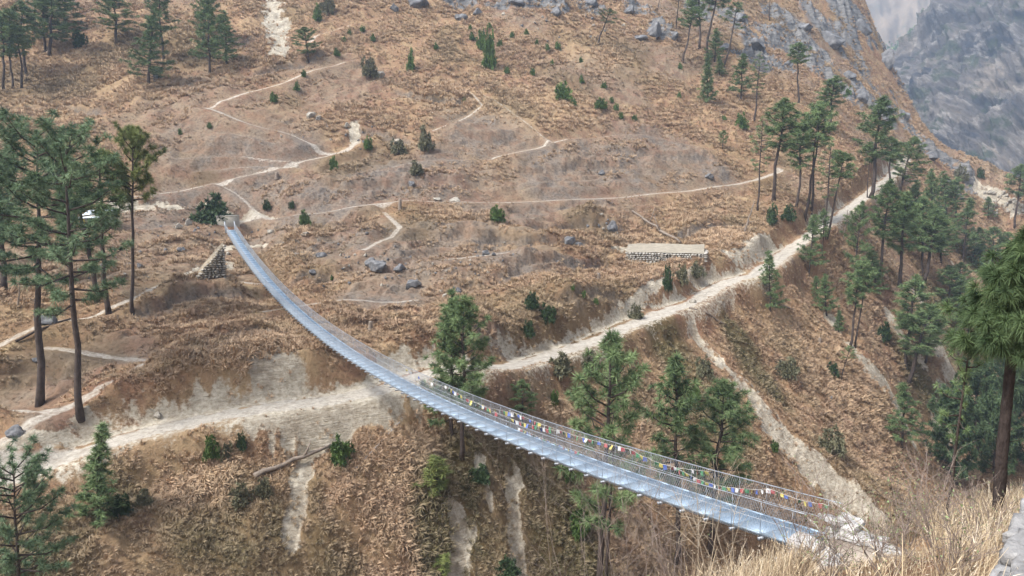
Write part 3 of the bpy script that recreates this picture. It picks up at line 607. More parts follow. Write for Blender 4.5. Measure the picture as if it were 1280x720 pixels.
# kind, variant, foot x, y, top x, y, crown width in photograph pixels, label, group[, distance]
gLEFT = 'tall pines on the left terrace'; gUPL = 'pines on the upper left slope'; gUPR = 'pines on the upper right slope'; gROAD = 'pines along the dirt road on the right'
gDOWN = 'pines going down into the gorge on the right'; gBRIDGE = 'pines just beyond the bridge'; gNEAR = 'trees on the near bank'
TREES = [
 ('wide',0, 50,506, 50,163,145,'big wide flat-topped pine left of the bank-edge pine on the left terrace',gLEFT),
 ('wide',1, 100,519, 86,172,138,'big dark pine with long bare trunk rooted at the road bank edge',gLEFT),
 ('round',0, 165,389, 171,160,74,'pine with a round yellow-green crown, right of the left pine group',gLEFT),
 ('top',1, 136,392, 126,188,82,'slender pine with a thin straight trunk beside the round yellow-green pine',gLEFT),
 ('tall',2, 121,379, 95,200,70,'pine with a leaning trunk between the dark bank-edge pine and the slender one',gLEFT),
 ('tall',0, 5,362, 0,190,80,'pine cut off by the left edge of the photo, beside the white pole',gLEFT),
 ('wide',2, -22,470, -18,205,90,'spreading pine mostly beyond the left edge with low green boughs',gLEFT),
 ('tall',0, 33,93, 26,2,40,'leaning pine at the front of the upper left corner grove',gUPL),
 ('top',2, 16,110, 12,14,34,'pine with a bare trunk second from the left in the corner grove',gUPL),
 ('tall',3, 5,113, 0,20,36,'pine at the very left edge of the corner grove',gUPL),
 ('tall',1, 27,110, 20,30,30,'pine whose dark foot bends to the right at the bottom of the corner grove',gUPL),
 ('bushy',0, 62,69, 66,-12,52,'bright green pine with two thin stems, right of the corner grove',gUPL),
 ('young',1, 57,62, 50,-10,44,'bright green pine pressed against the twin-stemmed one near the top left',gUPL),
 ('young',2, 80,40, 84,-20,40,'pine behind the bright green pair at the top left',gUPL),
 ('bushy',1, 145,56, 143,-4,46,'pine with flat layered boughs above the straw-coloured grass at top left',gUPL),
 ('young',0, 186,106, 187,14,46,'cone-shaped pine beside the small grey block at top left',gUPL),
 ('tall',2, 203,78, 200,-22,34,'taller pine rising behind the cone-shaped one at top left',gUPL),
 ('young',1, 262,93, 260,-6,36,'left pine of the close pair above the zigzag path',gUPL),
 ('young',2, 283,80, 281,14,36,'right pine of the close pair above the zigzag path',gUPL),
 ('bushy',2, 252,60, 262,-26,30,'pine peeking over the close pair above the zigzag path',gUPL),
 ('bushy',0, 386,78, 380,34,32,'small lone pine beside the foot of the white scree chute',gUPL),
 ('sparse',1, 747,56, 766,10,36,'lone pine leaning right on the crest of the dry knoll, flat crown',gUPR),
 ('top',0, 853,78, 866,8,34,'leaning pine with thin bare trunk left of the upper right pine stand',gUPR),
 ('top',2, 845,38, 849,-30,22,'thin pine cut off by the top edge behind the grey boulder',gUPR),
 ('tall',1, 874,60, 877,-30,34,'dark straight pine in the middle of the upper right stand, cut by the top edge',gUPR),
 ('top',1, 884,70, 898,-30,40,'pine with long slanting trunk in the upper right stand',gUPR),
 ('sparse',1, 905,83, 919,2,38,'pine with sparse one-sided crown at the right of the upper right stand',gUPR),
 ('narrow',0, 883,131, 884,68,19,'narrow cone-shaped young pine on the slope under the upper right stand',gUPR),
 ('narrow',1, 899,96, 901,70,13,'tiny narrow pine at the foot of the slanting pine in the upper right stand',gUPR),
 ('young',0, 893,77, 898,36,22,'small full pine between the two slanting trunks of the upper right stand',gUPR),
 ('young',1, 926,127, 929,67,28,'grey-green cone-shaped pine on the right flank of the ridge',gUPR),
 ('sparse',0, 943,153, 951,66,32,'pine with separated clumps of needles near the ridge path',gUPR),
 ('sparse',1, 822,12, 826,-20,18,'pine at the top edge left of the big grey boulder',gUPR),
 ('top',1, 962,26, 964,-30,16,'bare-stemmed pine at the top edge among the cliffs',gUPR),
 ('bushy',1, 903,186, 905,163,13,'small dark pine bush tree above the middle trail',gUPR),
 ('top',0, 998,129, 1002,54,30,'crooked dark pine standing against the cliffs over the road pines',gUPR),
 ('tall',3, 1035,166, 1043,95,36,'pine high on the slope behind the large road pine',gUPR),
 ('tall',1, 967,251, 984,124,48,'tall pine with a full crown where the middle trail meets the pine belt',gROAD),
 ('sparse',0, 947,263, 955,146,32,'thin pine with scraggly needles, leftmost of the road pine belt',gROAD),
 ('tall',3, 995,259, 1001,150,34,'slim straight pine beside the full crowned one at the trail end',gROAD),
 ('top',1, 1006,273, 1024,132,44,'left stem of the tall twin pines leaning over the road',gROAD),
 ('top',0, 1014,264, 1030,128,40,'right stem of the tall twin pines leaning over the road',gROAD),
 ('sparse',0, 1031,296, 1037,176,36,'thin straight pine standing on the inner road edge',gROAD),
 ('top',2, 1034,297, 1058,190,36,'pine leaning right across the bright bend of the road',gROAD),
 ('young',1, 1011,346, 1017,268,32,'small full pine just below the road with a bare lower stem',gROAD),
 ('tall',0, 1028,321, 1031,262,18,'thin little pine behind the small full one below the road',gROAD),
 ('tall',2, 1088,247, 1105,121,52,'large pine standing at the far end of the visible road, crown over the rocks',gROAD),
 ('sparse',1, 1084,247, 1091,178,20,'thin grey pine stem beside the large pine at the road end',gROAD),
 ('bushy',2, 1125,238, 1145,170,42,'pine leaning right beyond the white patch at the road end',gROAD),
 ('tall',1, 1112,232, 1118,172,30,'pine behind the leaning one at the road end',gROAD),
 ('tall',0, 1098,347, 1111,226,42,'pine with a dark trunk right of the white road bend',gDOWN),
 ('bushy',0, 1067,357, 1078,252,32,'dense pine below the outer road edge with a full column of needles',gDOWN),
 ('tall',2, 1122,361, 1137,240,46,'pine standing beside the upper white landslip',gDOWN),
 ('tall',3, 1063,432, 1079,322,36,'front pine of the pair beside the lower rock chute, dense crown',gDOWN),
 ('top',2, 1069,433, 1084,335,30,'second stem of the pair beside the lower rock chute',gDOWN),
 ('young',2, 1095,366, 1091,308,32,'pine crown just behind the pair beside the lower rock chute',gDOWN),
 ('young',0, 1033,393, 1028,343,26,'little pine on the rust-coloured slope left of the pair',gDOWN),
 ('young',1, 1022,375, 1020,345,17,'smaller partner of the little pine on the rust-coloured slope',gDOWN),
 ('sparse',1, 1051,478, 1066,432,26,'stunted crooked pine below the lower rock chute top',gDOWN),
 ('narrow',0, 1048,415, 1048,388,13,'tiny dark pine at the head of the lower rock chute',gDOWN),
 ('tall',0, 1155,352, 1170,262,48,'pine with a slanting trunk in front of the dense slope grove',gDOWN),
 ('bushy',1, 1152,344, 1155,246,42,'pine left of the slanting trunk in the dense slope grove',gDOWN),
 ('young',0, 1165,286, 1166,212,30,'left dark pine at the top of the dense slope grove',gDOWN),
 ('young',2, 1183,277, 1182,214,34,'middle dark pine at the top of the dense slope grove',gDOWN),
 ('tall',3, 1192,287, 1194,222,26,'right dark pine at the top of the dense slope grove',gDOWN),
 ('young',1, 1204,327, 1211,248,34,'cone-shaped dark pine at the right border of the dense slope grove',gDOWN),
 ('tall',2, 1215,332, 1222,284,24,'shorter pine against the right border of the dense slope grove',gDOWN),
 ('young',0, 1142,300, 1142,226,34,'pine filling the gap between road end and dense slope grove',gDOWN),
 ('bushy',2, 1176,330, 1177,268,36,'pine in the heart of the dense slope grove',gDOWN),
 ('young',1, 1128,310, 1129,250,28,'pine in front of the gap above the upper white landslip',gDOWN),
 ('bushy',0, 1200,388, 1201,328,36,'round pine under the slope grove beside the white gully',gDOWN),
 ('young',2, 1235,272, 1237,246,17,'tiny pine near the fallen grey tree on the far spur',gDOWN),
 ('tall',1, 1268,285, 1274,206,28,'tall pine at the right edge beside the river rubble',gDOWN),
 ('bushy',1, 1240,333, 1242,284,34,'hazy pine below the rubble fan, left of three',gDOWN),
 ('bushy',2, 1257,338, 1259,290,34,'hazy pine below the rubble fan, right of three',gDOWN),
 ('young',0, 1224,342, 1226,304,30,'hazy pine below the rubble fan, front of three',gDOWN),
 ('tall',0, 1132,461, 1147,346,48,'pine with a thin straight bole on the lower right slope, left of the leaning pair',gDOWN),
 ('tall',2, 1135,480, 1163,378,56,'broad crowned leaning pine on the lower right slope',gDOWN),
 ('bushy',1, 1157,452, 1166,388,36,'short pine tucked behind the broad crowned leaning pine',gDOWN),
 ('bushy',0, 1186,392, 1187,332,36,'pine over the broad crowned leaning pine, left of two',gDOWN),
 ('young',2, 1199,402, 1200,345,34,'pine over the broad crowned leaning pine, right of two',gDOWN),
 ('bushy',2, 1212,440, 1208,372,50,'dim pine hanging over the rocky gully behind the foreground pine',gDOWN),
 ('young',1, 1127,563, 1131,478,44,'round dark pine standing alone by the pale path of the second chute',gDOWN),
 ('young',2, 963,389, 962,314,32,'small cone-shaped pine alone below the road at the rust spur',gROAD),
 ('bushy',1, 577,572, 580,372,82,'right stem of the twin pines just behind the bridge prayer flags',gBRIDGE),
 ('young',0, 565,548, 561,366,66,'left stem of the twin pines just behind the bridge prayer flags',gBRIDGE),
 ('bushy',2, 652,526, 653,475,36,'short pine behind the bridge rail, right of the twin pines',gBRIDGE),
 ('bushy',0, 748,735, 766,417,112,'largest pine behind the bridge, broad dark crown and trunk running far down below the deck',gBRIDGE),
 ('sparse',0, 757,725, 778,470,60,'lower companion stem close against the largest pine behind the bridge',gBRIDGE),
 ('tall',2, 845,702, 851,443,76,'straight pine in the middle of the three behind the bridge',gBRIDGE),
 ('bushy',1, 888,692, 906,476,98,'pine with a tent-shaped crown, right of the three behind the bridge',gBRIDGE),
 ('sapling',0, 546,622, 545,572,40,'bright green sapling on the mossy bank under the bridge',gBRIDGE),
 ('sapling',1, 553,722, 556,694,26,'bright green sapling at the bottom edge beside a pale slip',gBRIDGE),
 ('narrow',1, 124,655, 125,535,50,'blue-green cone-shaped young pine on the bank below the road at left',gBRIDGE),
 ('wide',0, 8,735, 22,578,130,'pine at the bottom left corner with a forked bough reaching right',gBRIDGE,44),
 ('sparse',0, 1182,655, 1214,386,64,'tall thin pine with a sparse ragged crown on the near grassy edge',gNEAR,21),
 ('broad',0, 1196,608, 1198,506,84,'dark green bushy tree behind the thin ragged pine',gNEAR),
 ('broad',1, 1243,606, 1246,512,66,'dark leafy tree between the thin ragged pine and the foreground pine',gNEAR),
 ('broad',0, 1285,600, 1283,470,76,'dark blue-green leafy tree at the right edge behind the foreground pine',gNEAR),
 ('broad',1, 1222,560, 1222,470,70,'dim leafy tree in the gorge behind the ragged crown',gNEAR),
 ('broad',0, 1268,520, 1264,436,60,'dim leafy tree deep in the gorge under the foreground pine boughs',gNEAR),
]
for t in TREES: tree(*t[:9], *(t[9:] if len(t) > 9 else ()))

# ------------------------------------------------------------------ dead snags, logs, stumps
def stick(name, pts, r0, r1, label, cat, mat=M_DEADBARK, group=None, branches=0, seed=1):
    g = np.random.default_rng(seed); pts = np.array(pts, float); o = thing(name, pts[0], label, cat, group)
    n = 9; t = np.linspace(0, 1, n); p = np.stack([np.interp(t, np.linspace(0, 1, len(pts)), pts[:, i]) for i in range(3)], 1)-pts[0]
    L = np.linalg.norm(p[-1]); p[1:-1] += g.normal(0, 0.008*L, (n-2, 3))
    m = MB(); m.tube(p, np.linspace(r0, r1, n)*g.uniform(0.9, 1.1, n), 8); link('trunk', m.mesh(name, mat, True), o)
    if branches:
        for k in range(branches):
            b = p[3+(k*2) % 6]; d = unit(g.normal(size=3)+np.array([0, 0, 0.7])); q = MB()
            q.tube([b, b+d*L*0.1, b+d*L*0.2+np.array([0, 0, 0.04*L])], [r1*0.9, r1*0.6, r1*0.25], 5); link('branch', q.mesh('branch', mat, True), o)
    return o
def lying(px0, py0, px1, py1, r, lift=0.0):
    a = seat(px0, py0); b = seat(px1, py1); a[2] += r+lift; b[2] += r+lift; c = (a+b)/2; c[2] = max(c[2], ground1(c[0], c[1])+r*0.8)
    return [a, c, b]
stick('fallen_log', lying(850,305,790,265,0.26), 0.30, 0.16, 'long bare fallen trunk lying down the slope above the dry-stone platform', 'log', branches=2, seed=3)
stick('fallen_log', lying(318,601,414,562,0.16,0.3), 0.24, 0.15, 'long weathered log lying slanted under the road beside a green bush', 'log', branches=2, seed=4)
stick('fallen_log', lying(862,386,908,408,0.16), 0.20, 0.13, 'dark fallen log at the head of the long pale chute below the road bend', 'log', seed=5)
stick('fallen_log', lying(766,294,786,306,0.16), 0.2, 0.14, 'short grey log lying beside rubble at the left end of the dry-stone platform', 'log', seed=6)
stick('fallen_log', lying(965,378,992,388,0.2), 0.2, 0.14, 'short plank-like log beside the lone small pine below the road', 'log', seed=7)
stick('fallen_log', lying(20,428,88,400,0.14), 0.16, 0.1, 'dark fallen branch arching over the path behind the left pines', 'log', M_BARK, seed=8)
def snag(bx, by, tx, ty, r, label, seed, br=3):
    p = seat(bx, by); q = at(tx, ty, p[1]); p[2] -= 0.2
    stick('dead_tree', [p, q], r, r*0.4, label, 'dead tree', M_DEADBARK, None, br, seed)
snag(930,291,943,252,0.24,'grey dead snag leaning on the rust spur left of the road',11)
snag(1054,300,1060,262,0.14,'bare dead stem beside the road bend among the pines',12,1)
snag(1237,262,1252,246,0.3,'fallen grey dead tree leaning on the far spur by the rubble',13)
snag(1140,556,1104,500,0.16,'dark broken dead tree leaning by the second chute',14,2)
snag(22,384,25,350,0.10,'thin whitish stub beside the left edge pine',15,1)
def stump(bx, by, h, r, label):
    p = seat(bx, by); p[2] -= 0.1; stick('tree_stump', [p, p+np.array([0.05, 0, h])], r*1.2, r*0.8, label, 'stump', M_DEADBARK if h > 1 else M_BARK, None, 0, int(bx))
stump(748,352,1.5,0.3,'dark broken stump on the rust slope under the dry-stone platform')
stump(860,296,1.6,0.3,'pale stump on the slope right of the long fallen trunk')
stump(463,413,1.1,0.25,'dark stump on the terrace to the right of the bridge deck')
stump(500,262,2.0,0.3,'grey stump standing on the edge of the main trail')
stump(1024,430,1.3,0.35,'black burnt stump on the straw slope left of the lower rock chute')
stump(346,224,1.4,0.35,'reddish stump beside the upper trail left of centre')

# ------------------------------------------------------------------ shrubs
def bush_meshes(seed, n, size, mat, name):
    g = np.random.default_rng(seed); f = MB(); s = MB()
    for i in range(7):
        d = unit(np.array([g.normal(0, 0.5), g.normal(0, 0.5), 0.8])); s.tube([(0, 0, -0.2), d*0.45, d*0.85+g.normal(0, 0.05, 3)], [0.03, 0.02, 0.01], 4)
    for i in range(n):
        q = unit(g.normal(size=3))*g.uniform(0.35, 1.0)**0.6; q[2] = abs(q[2])*0.95+0.05; q[:2] *= 1-0.15*q[2]
        q *= 0.82+0.25*math.sin(3*math.atan2(q[1], q[0])+seed)
        clump(f, q, q, size, 18, size*0.34, g, 0.9, 0.1)
    return s.mesh(name+'_stem', M_BARK, True), f.mesh(name+'_foliage', mat, False, True)
M_BUSH = leaf_material('shrub_leaves', (0.045,0.085,0.025), (0.14,0.22,0.06))
M_GREYB = leaf_material('dry_shrub_leaves', (0.085,0.085,0.05), (0.20,0.195,0.12))
M_DKB = leaf_material('dark_shrub_leaves', (0.022,0.042,0.018), (0.075,0.12,0.05))
BM = {}
for kind, mat in (('green', M_BUSH), ('dry', M_GREYB), ('dark', M_DKB)):
    BM[kind] = [bush_meshes(s, 120 if kind != 'dry' else 85, 0.26, mat, kind+'_shrub') for s in (1, 2)]
BF = {}; NB = [0]
def shrub(kind, px, py, wpx, hpx, label, group=None):
    """py is the foot of the shrub in the photograph"""
    p = seat(px, py); s = wpx/2/F*p[1]; h = hpx/F*p[1]*1.05; NB[0] += 1; v = NB[0] % 2
    if (kind, v) not in BF:
        o = thing('shrub', p, label, 'shrub', group, random.uniform(0, 6)); o.scale = (s, s, h); a, b = BM[kind][v]
        kids[o.name] = [link('stem', a, o), link('foliage', b, o)]; BF[kind, v] = o
    else:
        o = copy_thing(BF[kind, v], p, (0, 0, random.uniform(0, 6)), (s, s, h)); tag(o, label, 'shrub'); kids[o.name] = []
        if group: o['group'] = group
        elif 'group' in o: del o['group']
    return o
for a in [
 ('dark',268,279,52,34,'large dark green bush right behind the concrete block at the far bridge end'),
 ('green',612,84,18,44,'tall bright green bush cluster on the upper slope, largest of its slope'),
 ('green',603,62,16,22,'upper half bush leaning on the tall green cluster of the upper slope'),
 ('green',703,124,24,20,'round double green bush on the upper slope right of centre'),
 ('green',514,88,11,24,'upright green bush on the pinkish slope near the top'),
 ('green',426,578,38,34,'leafy green bush at the upper end of the weathered log below the road'),
 ('green',264,572,26,28,'green bush on the lower road edge, left of the grey ones'),
 ('dry',284,574,20,24,'grey-green bush beside the green one on the lower road edge'),
 ('dark',303,562,16,22,'small dark grey bush at the right of the road edge trio'),
 ('green',621,276,22,18,'yellow-green bush just under the main trail'),
 ('green',381,282,16,18,'round green bush near the far end of the bridge'),
 ('dark',365,260,9,9,'tiny dark bush beside the wire line near the far bridge end'),
 ('dark',334,262,12,12,'dark little bush on the dusty ground right of the concrete block'),
 ('green',926,160,18,18,'bright green bush on the ridge edge beside the sparse pine'),
 ('green',750,136,20,12,'low green bush pair under the pinkish crag'),
 ('dry',462,96,26,24,'grey leafless bush beside a pale boulder near the upper path'),
 ('dry',531,188,24,28,'grey leafless bush standing on the upper trail bend'),
 ('dry',498,192,26,18,'olive dry bush left of the trail bend bush'),
 ('dry',520,218,24,16,'olive dry bush below the trail bend bush'),
 ('green',460,186,14,14,'small fresh bush beside the pale slip at the trail corner'),
 ('dark',834,362,14,30,'dark hanging bush on the road bank under the dry-stone platform'),
 ('dry',852,354,22,24,'yellowish bush on the road bank under the dry-stone platform'),
 ('dry',870,346,24,18,'brownish bush at the right of the road bank bushes'),
 ('dark',684,402,30,22,'dark thorny bush above the road on the middle bank'),
 ('dark',664,386,22,20,'dark bush left of the thorny one above the middle bank'),
 ('dark',660,420,20,20,'dark bush low on the middle bank by the road'),
 ('dry',700,468,44,28,'grey-green bush on the outer road edge behind the largest bridge pine'),
 ('green',693,505,14,18,'little green bush under the outer road edge, left of the largest pine'),
 ('dry',735,462,30,26,'pale dry bush on the outer road edge near the largest pine'),
 ('dark',100,60,20,20,'dark leafless thicket below the layered pine at the top left'),
 ('green',397,26,12,18,'green bush on the right rim of the white scree chute'),
 ('dry',410,18,22,22,'grey bush above the green one on the scree chute rim'),
('green',371,113,9,10,'small round green bush just under the zigzag path'),
 ('green',342,128,12,12,'yellowish small bush left of the path under the chute'),
 ('dry',795,398,24,18,'dry bush hanging over the road bank bend'),
 ('green',417,212,12,16,'green tuft bush in the angle of the upper trails'),
 ('dry',300,632,36,30,'grey-green bush on the steep bank under the weathered log'),
 ('dry',330,622,30,28,'second grey-green bush on the steep bank under the weathered log'),
 ('dry',180,630,30,20,'pale grey bush right of the blue-green cone-shaped pine'),
 ('dark',152,645,30,30,'mossy dark bush touching the blue-green cone-shaped pine'),
 ('green',724,668,34,40,'green bush on the dark bank left of the largest pine trunk'),
 ('dark',1225,222,10,12,'dark bush on the skyline of the far spur'),
 ('dry',1200,226,22,18,'grey bush below the skyline of the far spur'),
 ('dry',985,470,36,24,'olive bush on the slope right of the long pale chute'),
 ('dry',1040,565,44,32,'brown-green bush between the two pale chutes'),
 ('dark',1040,470,22,18,'dark bush on the slope under the burnt stump'),
 ('dark',1105,425,22,22,'dark bush beside the lower rock chute'),
 ('dark',965,280,16,24,'dark undergrowth bush at the foot of the trail end pines'),
 ('dark',985,275,22,18,'dark undergrowth bush under the slim straight pine'),
 ('dry',880,470,30,26,'olive bush left of the long pale chute'),
 ('green',868,500,22,22,'green bush under the straight pine behind the bridge'),
 ('green',968,564,14,14,'bright small bush on the left rim of the long pale chute'),
 ('dark',635,720,40,26,'dark mossy bush at the bottom edge between the pale slips'),
 ('dark',600,600,34,20,'dark mossy bush on the lip under the twin pines'),
 ('green',710,600,26,30,'soft green bush under the deck left of the largest pine trunk'),
]: shrub(*a)
for px, py in ((430,52),(421,70),(437,44),(545,62),(588,38),(590,50),(625,58),(640,47),(671,56),(684,64),(697,62),(690,82),(726,78),(634,92),(666,94),(727,104),(755,110),(658,44),(453,40),(466,52),(580,128),(612,36),(770,138),(764,128),(717,132),
               (776,148),(793,150),(850,86),(849,122),(905,152),(730,372),(745,380),(716,362),(415,350),(225,168),(262,160),(380,96),(1010,255),(1060,118)):
    shrub('green', px, py, random.uniform(5, 9), random.uniform(6, 9), 'small green shrub dotting the dry slope', 'small green shrubs on the dry slopes')
# ------------------------------------------------------------------ the suspension bridge
LB = np.hypot(*(B0-A0)[:2]); BD = np.array([*(B0-A0)[:2]/LB, 0]); BN = np.array([BD[1], -BD[0], 0])   # along it, and to its far (right) side
def bp(t, off=0.0, h=0.0):
    t = np.asarray(t, float)[..., None]
    p = A0+(B0-A0)*t; p = p+np.array([0, 0, -4*SAG])*t*(1-t)
    return p+BN*off+np.array([0, 0, 1.0])*h
def bt(t):
    a = bp(t+1e-3)-bp(t-1e-3); return a/np.linalg.norm(a)
def steel(name, c, metal, rough):
    k = NT(name, rough, 0.5); n = k.noise(k.pos(), 1.3, 5, 0.7)
    k.col(k.mix(k.rng(n, 0.3, 0.7), tuple(x*0.78 for x in c), c)); k.b.inputs['Metallic'].default_value = metal
    return k
M_STEEL = steel('galvanised_steel', (0.34,0.37,0.41), 0.5, 0.5).m
M_WIRE = steel('fence_wire', (0.46,0.49,0.53), 0.2, 0.6).m
def deck_material():
    k = steel('deck_plate', (0.56,0.63,0.72), 0.35, 0.5)
    p = k.pos(); q = k.scl(p, (1, 1, 1), (0, 0, math.atan2(BD[1], BD[0])))
    v = k.vor(q, 16.0); n = k.noise(p, 0.8, 4, 0.6)
    c = k.mix(k.rng(n, 0.35, 0.65), (0.215,0.295,0.385), (0.325,0.415,0.51)); c = k.mix(k.rng(v, 0.28, 0.2, 0, 0.45), c, (0.13,0.16,0.20)); k.col(c)
    k.bump(v, 0.5, 0.02); return k.m
M_DECK = deck_material()
br = thing('suspension_bridge', A0, 'long sagging steel suspension footbridge with wire netting sides spanning the gorge', 'bridge', rotz=0)
def bpart(m, name, mat, parent=None, sm=False):
    return link(name, m.mesh(name, mat, sm), br if parent is None else parent)
def sh(p): return p-A0
NST = 99; WD = 0.68; RH = 1.12; RO = 0.78
TT = np.linspace(0, 1, NST+1)
for i in range(NST):
    t = (TT[i]+TT[i+1])/2; a, b = bp(TT[i]), bp(TT[i+1]); ln = np.linalg.norm(b-a); u = (b-a)/ln; w = np.cross(BN, u)
    w = w if w[2] > 0 else -w
    m = MB(); jig = random.uniform(-0.006, 0.006)
    m.box(sh((a+b)/2)+w*(jig), (ln/2-0.006, WD, 0.014), (u, BN, w))
    for s in (-1, 1): m.box(sh((a+b)/2)+BN*s*(WD+0.021)+w*0.02, (ln/2-0.006, 0.018, 0.045), (u, BN, w))
    bpart(m, 'deck_panel', M_DECK)
    m = MB(); c = sh(a)-w*0.11
    m.box(c, (0.035, RO+0.04, 0.045), (u, BN, w)); m.box(c-w*0.051+u*0.05, (0.010, RO+0.02, 0.035), (u, BN, w))
    cb = bpart(m, 'crossbeam', M_STEEL)
    for s in (-1, 1): m = MB(); m.box(c+BN*s*(RO+0.052)+w*0.01, (0.055, 0.010, 0.05), (u, BN, w)); link('bracket', m.mesh('bracket', M_STEEL), cb)
SN = {-1: 'near', 1: 'far'}
for s in (-1, 1):
    tt = np.linspace(-0.004, 1.006, 200)
    m = MB(); m.tube(sh(bp(tt, s*RO, RH)), 0.019, 6); bpart(m, 'handrail_cable', M_STEEL, None, True)
    for o in (0.18, 0.42):
        m = MB(); m.tube(sh(bp(tt, s*o, -0.2)), 0.028, 6); bpart(m, 'main_cable', M_STEEL, None, True)
    m = MB(); m.tube(sh(bp(tt, s*(RO-0.02), 0.52)), 0.008, 4); bpart(m, 'side_wire', M_WIRE, None, True)
rest = MB()
for i in range(NST+1):
    for s in (-1, 1):
        q = [sh(bp(TT[i], s*(RO-0.01), -0.08)), sh(bp(TT[i], s*RO, RH))]
        if i < 50: m = MB(); m.tube(q, 0.009, 5); bpart(m, 'hanger', M_STEEL)
        else: rest.tube(q, 0.010, 5)
tag(bpart(rest, 'hanger', M_STEEL), kind='stuff')
for s in (-1, 1):
    m = MB(); n = int(LB*1.03/0.115); d = 1.05/LB
    for k in range(n):
        t0 = k/n
        for sg in (-1, 1):
            t1 = t0+sg*d*0.62
            if not (0 <= t1 <= 1): continue
            wr = 0.0036+0.0010*t0
            m.tube([sh(bp(t0, s*(RO-0.03), -0.05)), sh(bp((t0+t1)/2, s*(RO-0.022), RH*0.48)), sh(bp(t1, s*(RO-0.015), RH))], wr, 3, False)
    bpart(m, 'wire_netting', M_WIRE)
for s in (-1, 1):
    m = MB(); b = sh(bp(1.0, s*RO)); m.tube([b+(0, 0, -1.0), b+(0, 0, 1.45)], 0.09, 8); bpart(m, 'end_post', M_STEEL, None, True)

# ------------------------------------------------------------------ prayer flags
FC = [('blue',(0.07,0.12,0.36)),('white',(0.55,0.55,0.55)),('red',(0.34,0.07,0.075)),('green',(0.05,0.20,0.09)),('yellow',(0.50,0.42,0.10))]
FM = {}
for nm, c in FC:
    k = NT(nm+'_flag_cloth', 0.9, 0.1); n = k.noise(k.pos(), 14, 3, 0.6); k.col(k.mix(k.rng(n, 0.35, 0.7), c, tuple(x*0.6+0.12 for x in c))); FM[nm] = k.m
M_CORD = plain('cord', (0.5,0.48,0.45), 0.9)
def rail_t(px, off, h):
    tt = np.linspace(0, 1, 4000); p = bp(tt, off, h); y = p[:, 1]*cp-(p[:, 2]-CZ)*sp
    return tt[np.argmin(np.abs(640+F*p[:, 0]/y-px))]
def flags(px0, px1, off, h0, h1, dip, size, label, fill=0.85, seed=0, step=1.25):
    g = np.random.default_rng(seed); t0, t1 = rail_t(px0, off, h0), rail_t(px1, off, h1)
    o0 = bp(t0, off, h0); root = thing('prayer_flag_string', o0, label, 'prayer flags', 'prayer flag strings on the bridge')
    L = abs(t1-t0)*LB; size *= 1.08; n = min(95, int(L/(size*step)))
    f = np.linspace(0, 1, max(12, n)); hh = h0+(h1-h0)*f-dip*np.abs(np.sin(f*np.pi*max(1, round(L/9))))
    P_ = np.array([bp(t0+(t1-t0)*q, off, w) for q, w in zip(f, hh)])+g.normal(0, 0.012, (len(f), 3))
    m = MB(); m.tube(P_-o0, 0.007, 4); link('cord', m.mesh('cord', M_CORD), root)
    for k in range(n):
        if g.random() > fill: continue
        q = (k+0.5)/n; c = np.array([np.interp(q, f, P_[:, i]) for i in range(3)])-o0
        w = size*0.46*g.uniform(0.75, 1.05); hgt = size*g.uniform(0.75, 1.15); tw = g.normal(0, 0.5); nm = FC[(k+1) % 5][0]
        ax = BD*math.cos(tw)+BN*math.sin(tw); out = np.cross(ax, (0, 0, 1.0)); sw = g.normal(0.12, 0.25)
        gx_, gz_ = np.meshgrid(np.linspace(-1, 1, 4), np.linspace(0, 1, 4), indexing='ij'); gx_ = gx_.ravel(); gz_ = gz_.ravel()
        ph = g.uniform(0, 6.28); wv = 0.10*size*np.sin(gx_*2.2+gz_*2+ph)*gz_+sw*size*gz_**1.4
        v = c+ax*(gx_*w)[:, None]+np.array([0, 0, -1.0])*(gz_*hgt*0.95)[:, None]+out*wv[:, None]
        ii = np.array([[i*4+j, i*4+j+1, (i+1)*4+j+1, (i+1)*4+j] for i in range(3) for j in range(3)])
        m = MB(); m.add(v, ii); fo = link('flag', m.mesh('flag', FM[nm]), root); fo['label'] = 'small '+nm+' cloth flag'
flags(500, 566, RO-0.05, 1.02, 0.98, 0.18, 0.20, 'prayer flag string on the rail, farthest from the near end of the bridge', 0.45, 1, 1.9)
flags(556, 642, RO-0.06, 1.04, 0.98, 0.30, 0.23, 'dense prayer flag string in front of the twin pine trunks', 0.9, 2)
flags(590, 700, RO-0.09, 0.80, 0.85, 0.22, 0.21, 'lower prayer flag string hanging right of the twin pines', 0.75, 3)
flags(648, 728, RO-0.10, 0.24, 0.16, 0.05, 0.16, 'low prayer flag string lying along the deck edge left of the largest pine', 0.8, 4)
flags(636, 790, RO-0.05, 1.03, 1.05, 0.16, 0.19, 'prayer flag string on the rail crossing the largest pine crown', 0.7, 5)
flags(785, 886, RO-0.06, 1.05, 1.06, 0.24, 0.19, 'prayer flag string on the rail between the largest and the tent-shaped pine', 0.85, 6)
flags(842, 962, RO-0.09, 0.86, 1.0, 0.30, 0.16, 'drooping prayer flag string crossing the straight middle pine trunk', 0.95, 7)
flags(958, 1064, RO-0.05, 1.04, 0.98, 0.10, 0.14, 'prayer flag string closest to the near stone cable anchors', 0.85, 8)

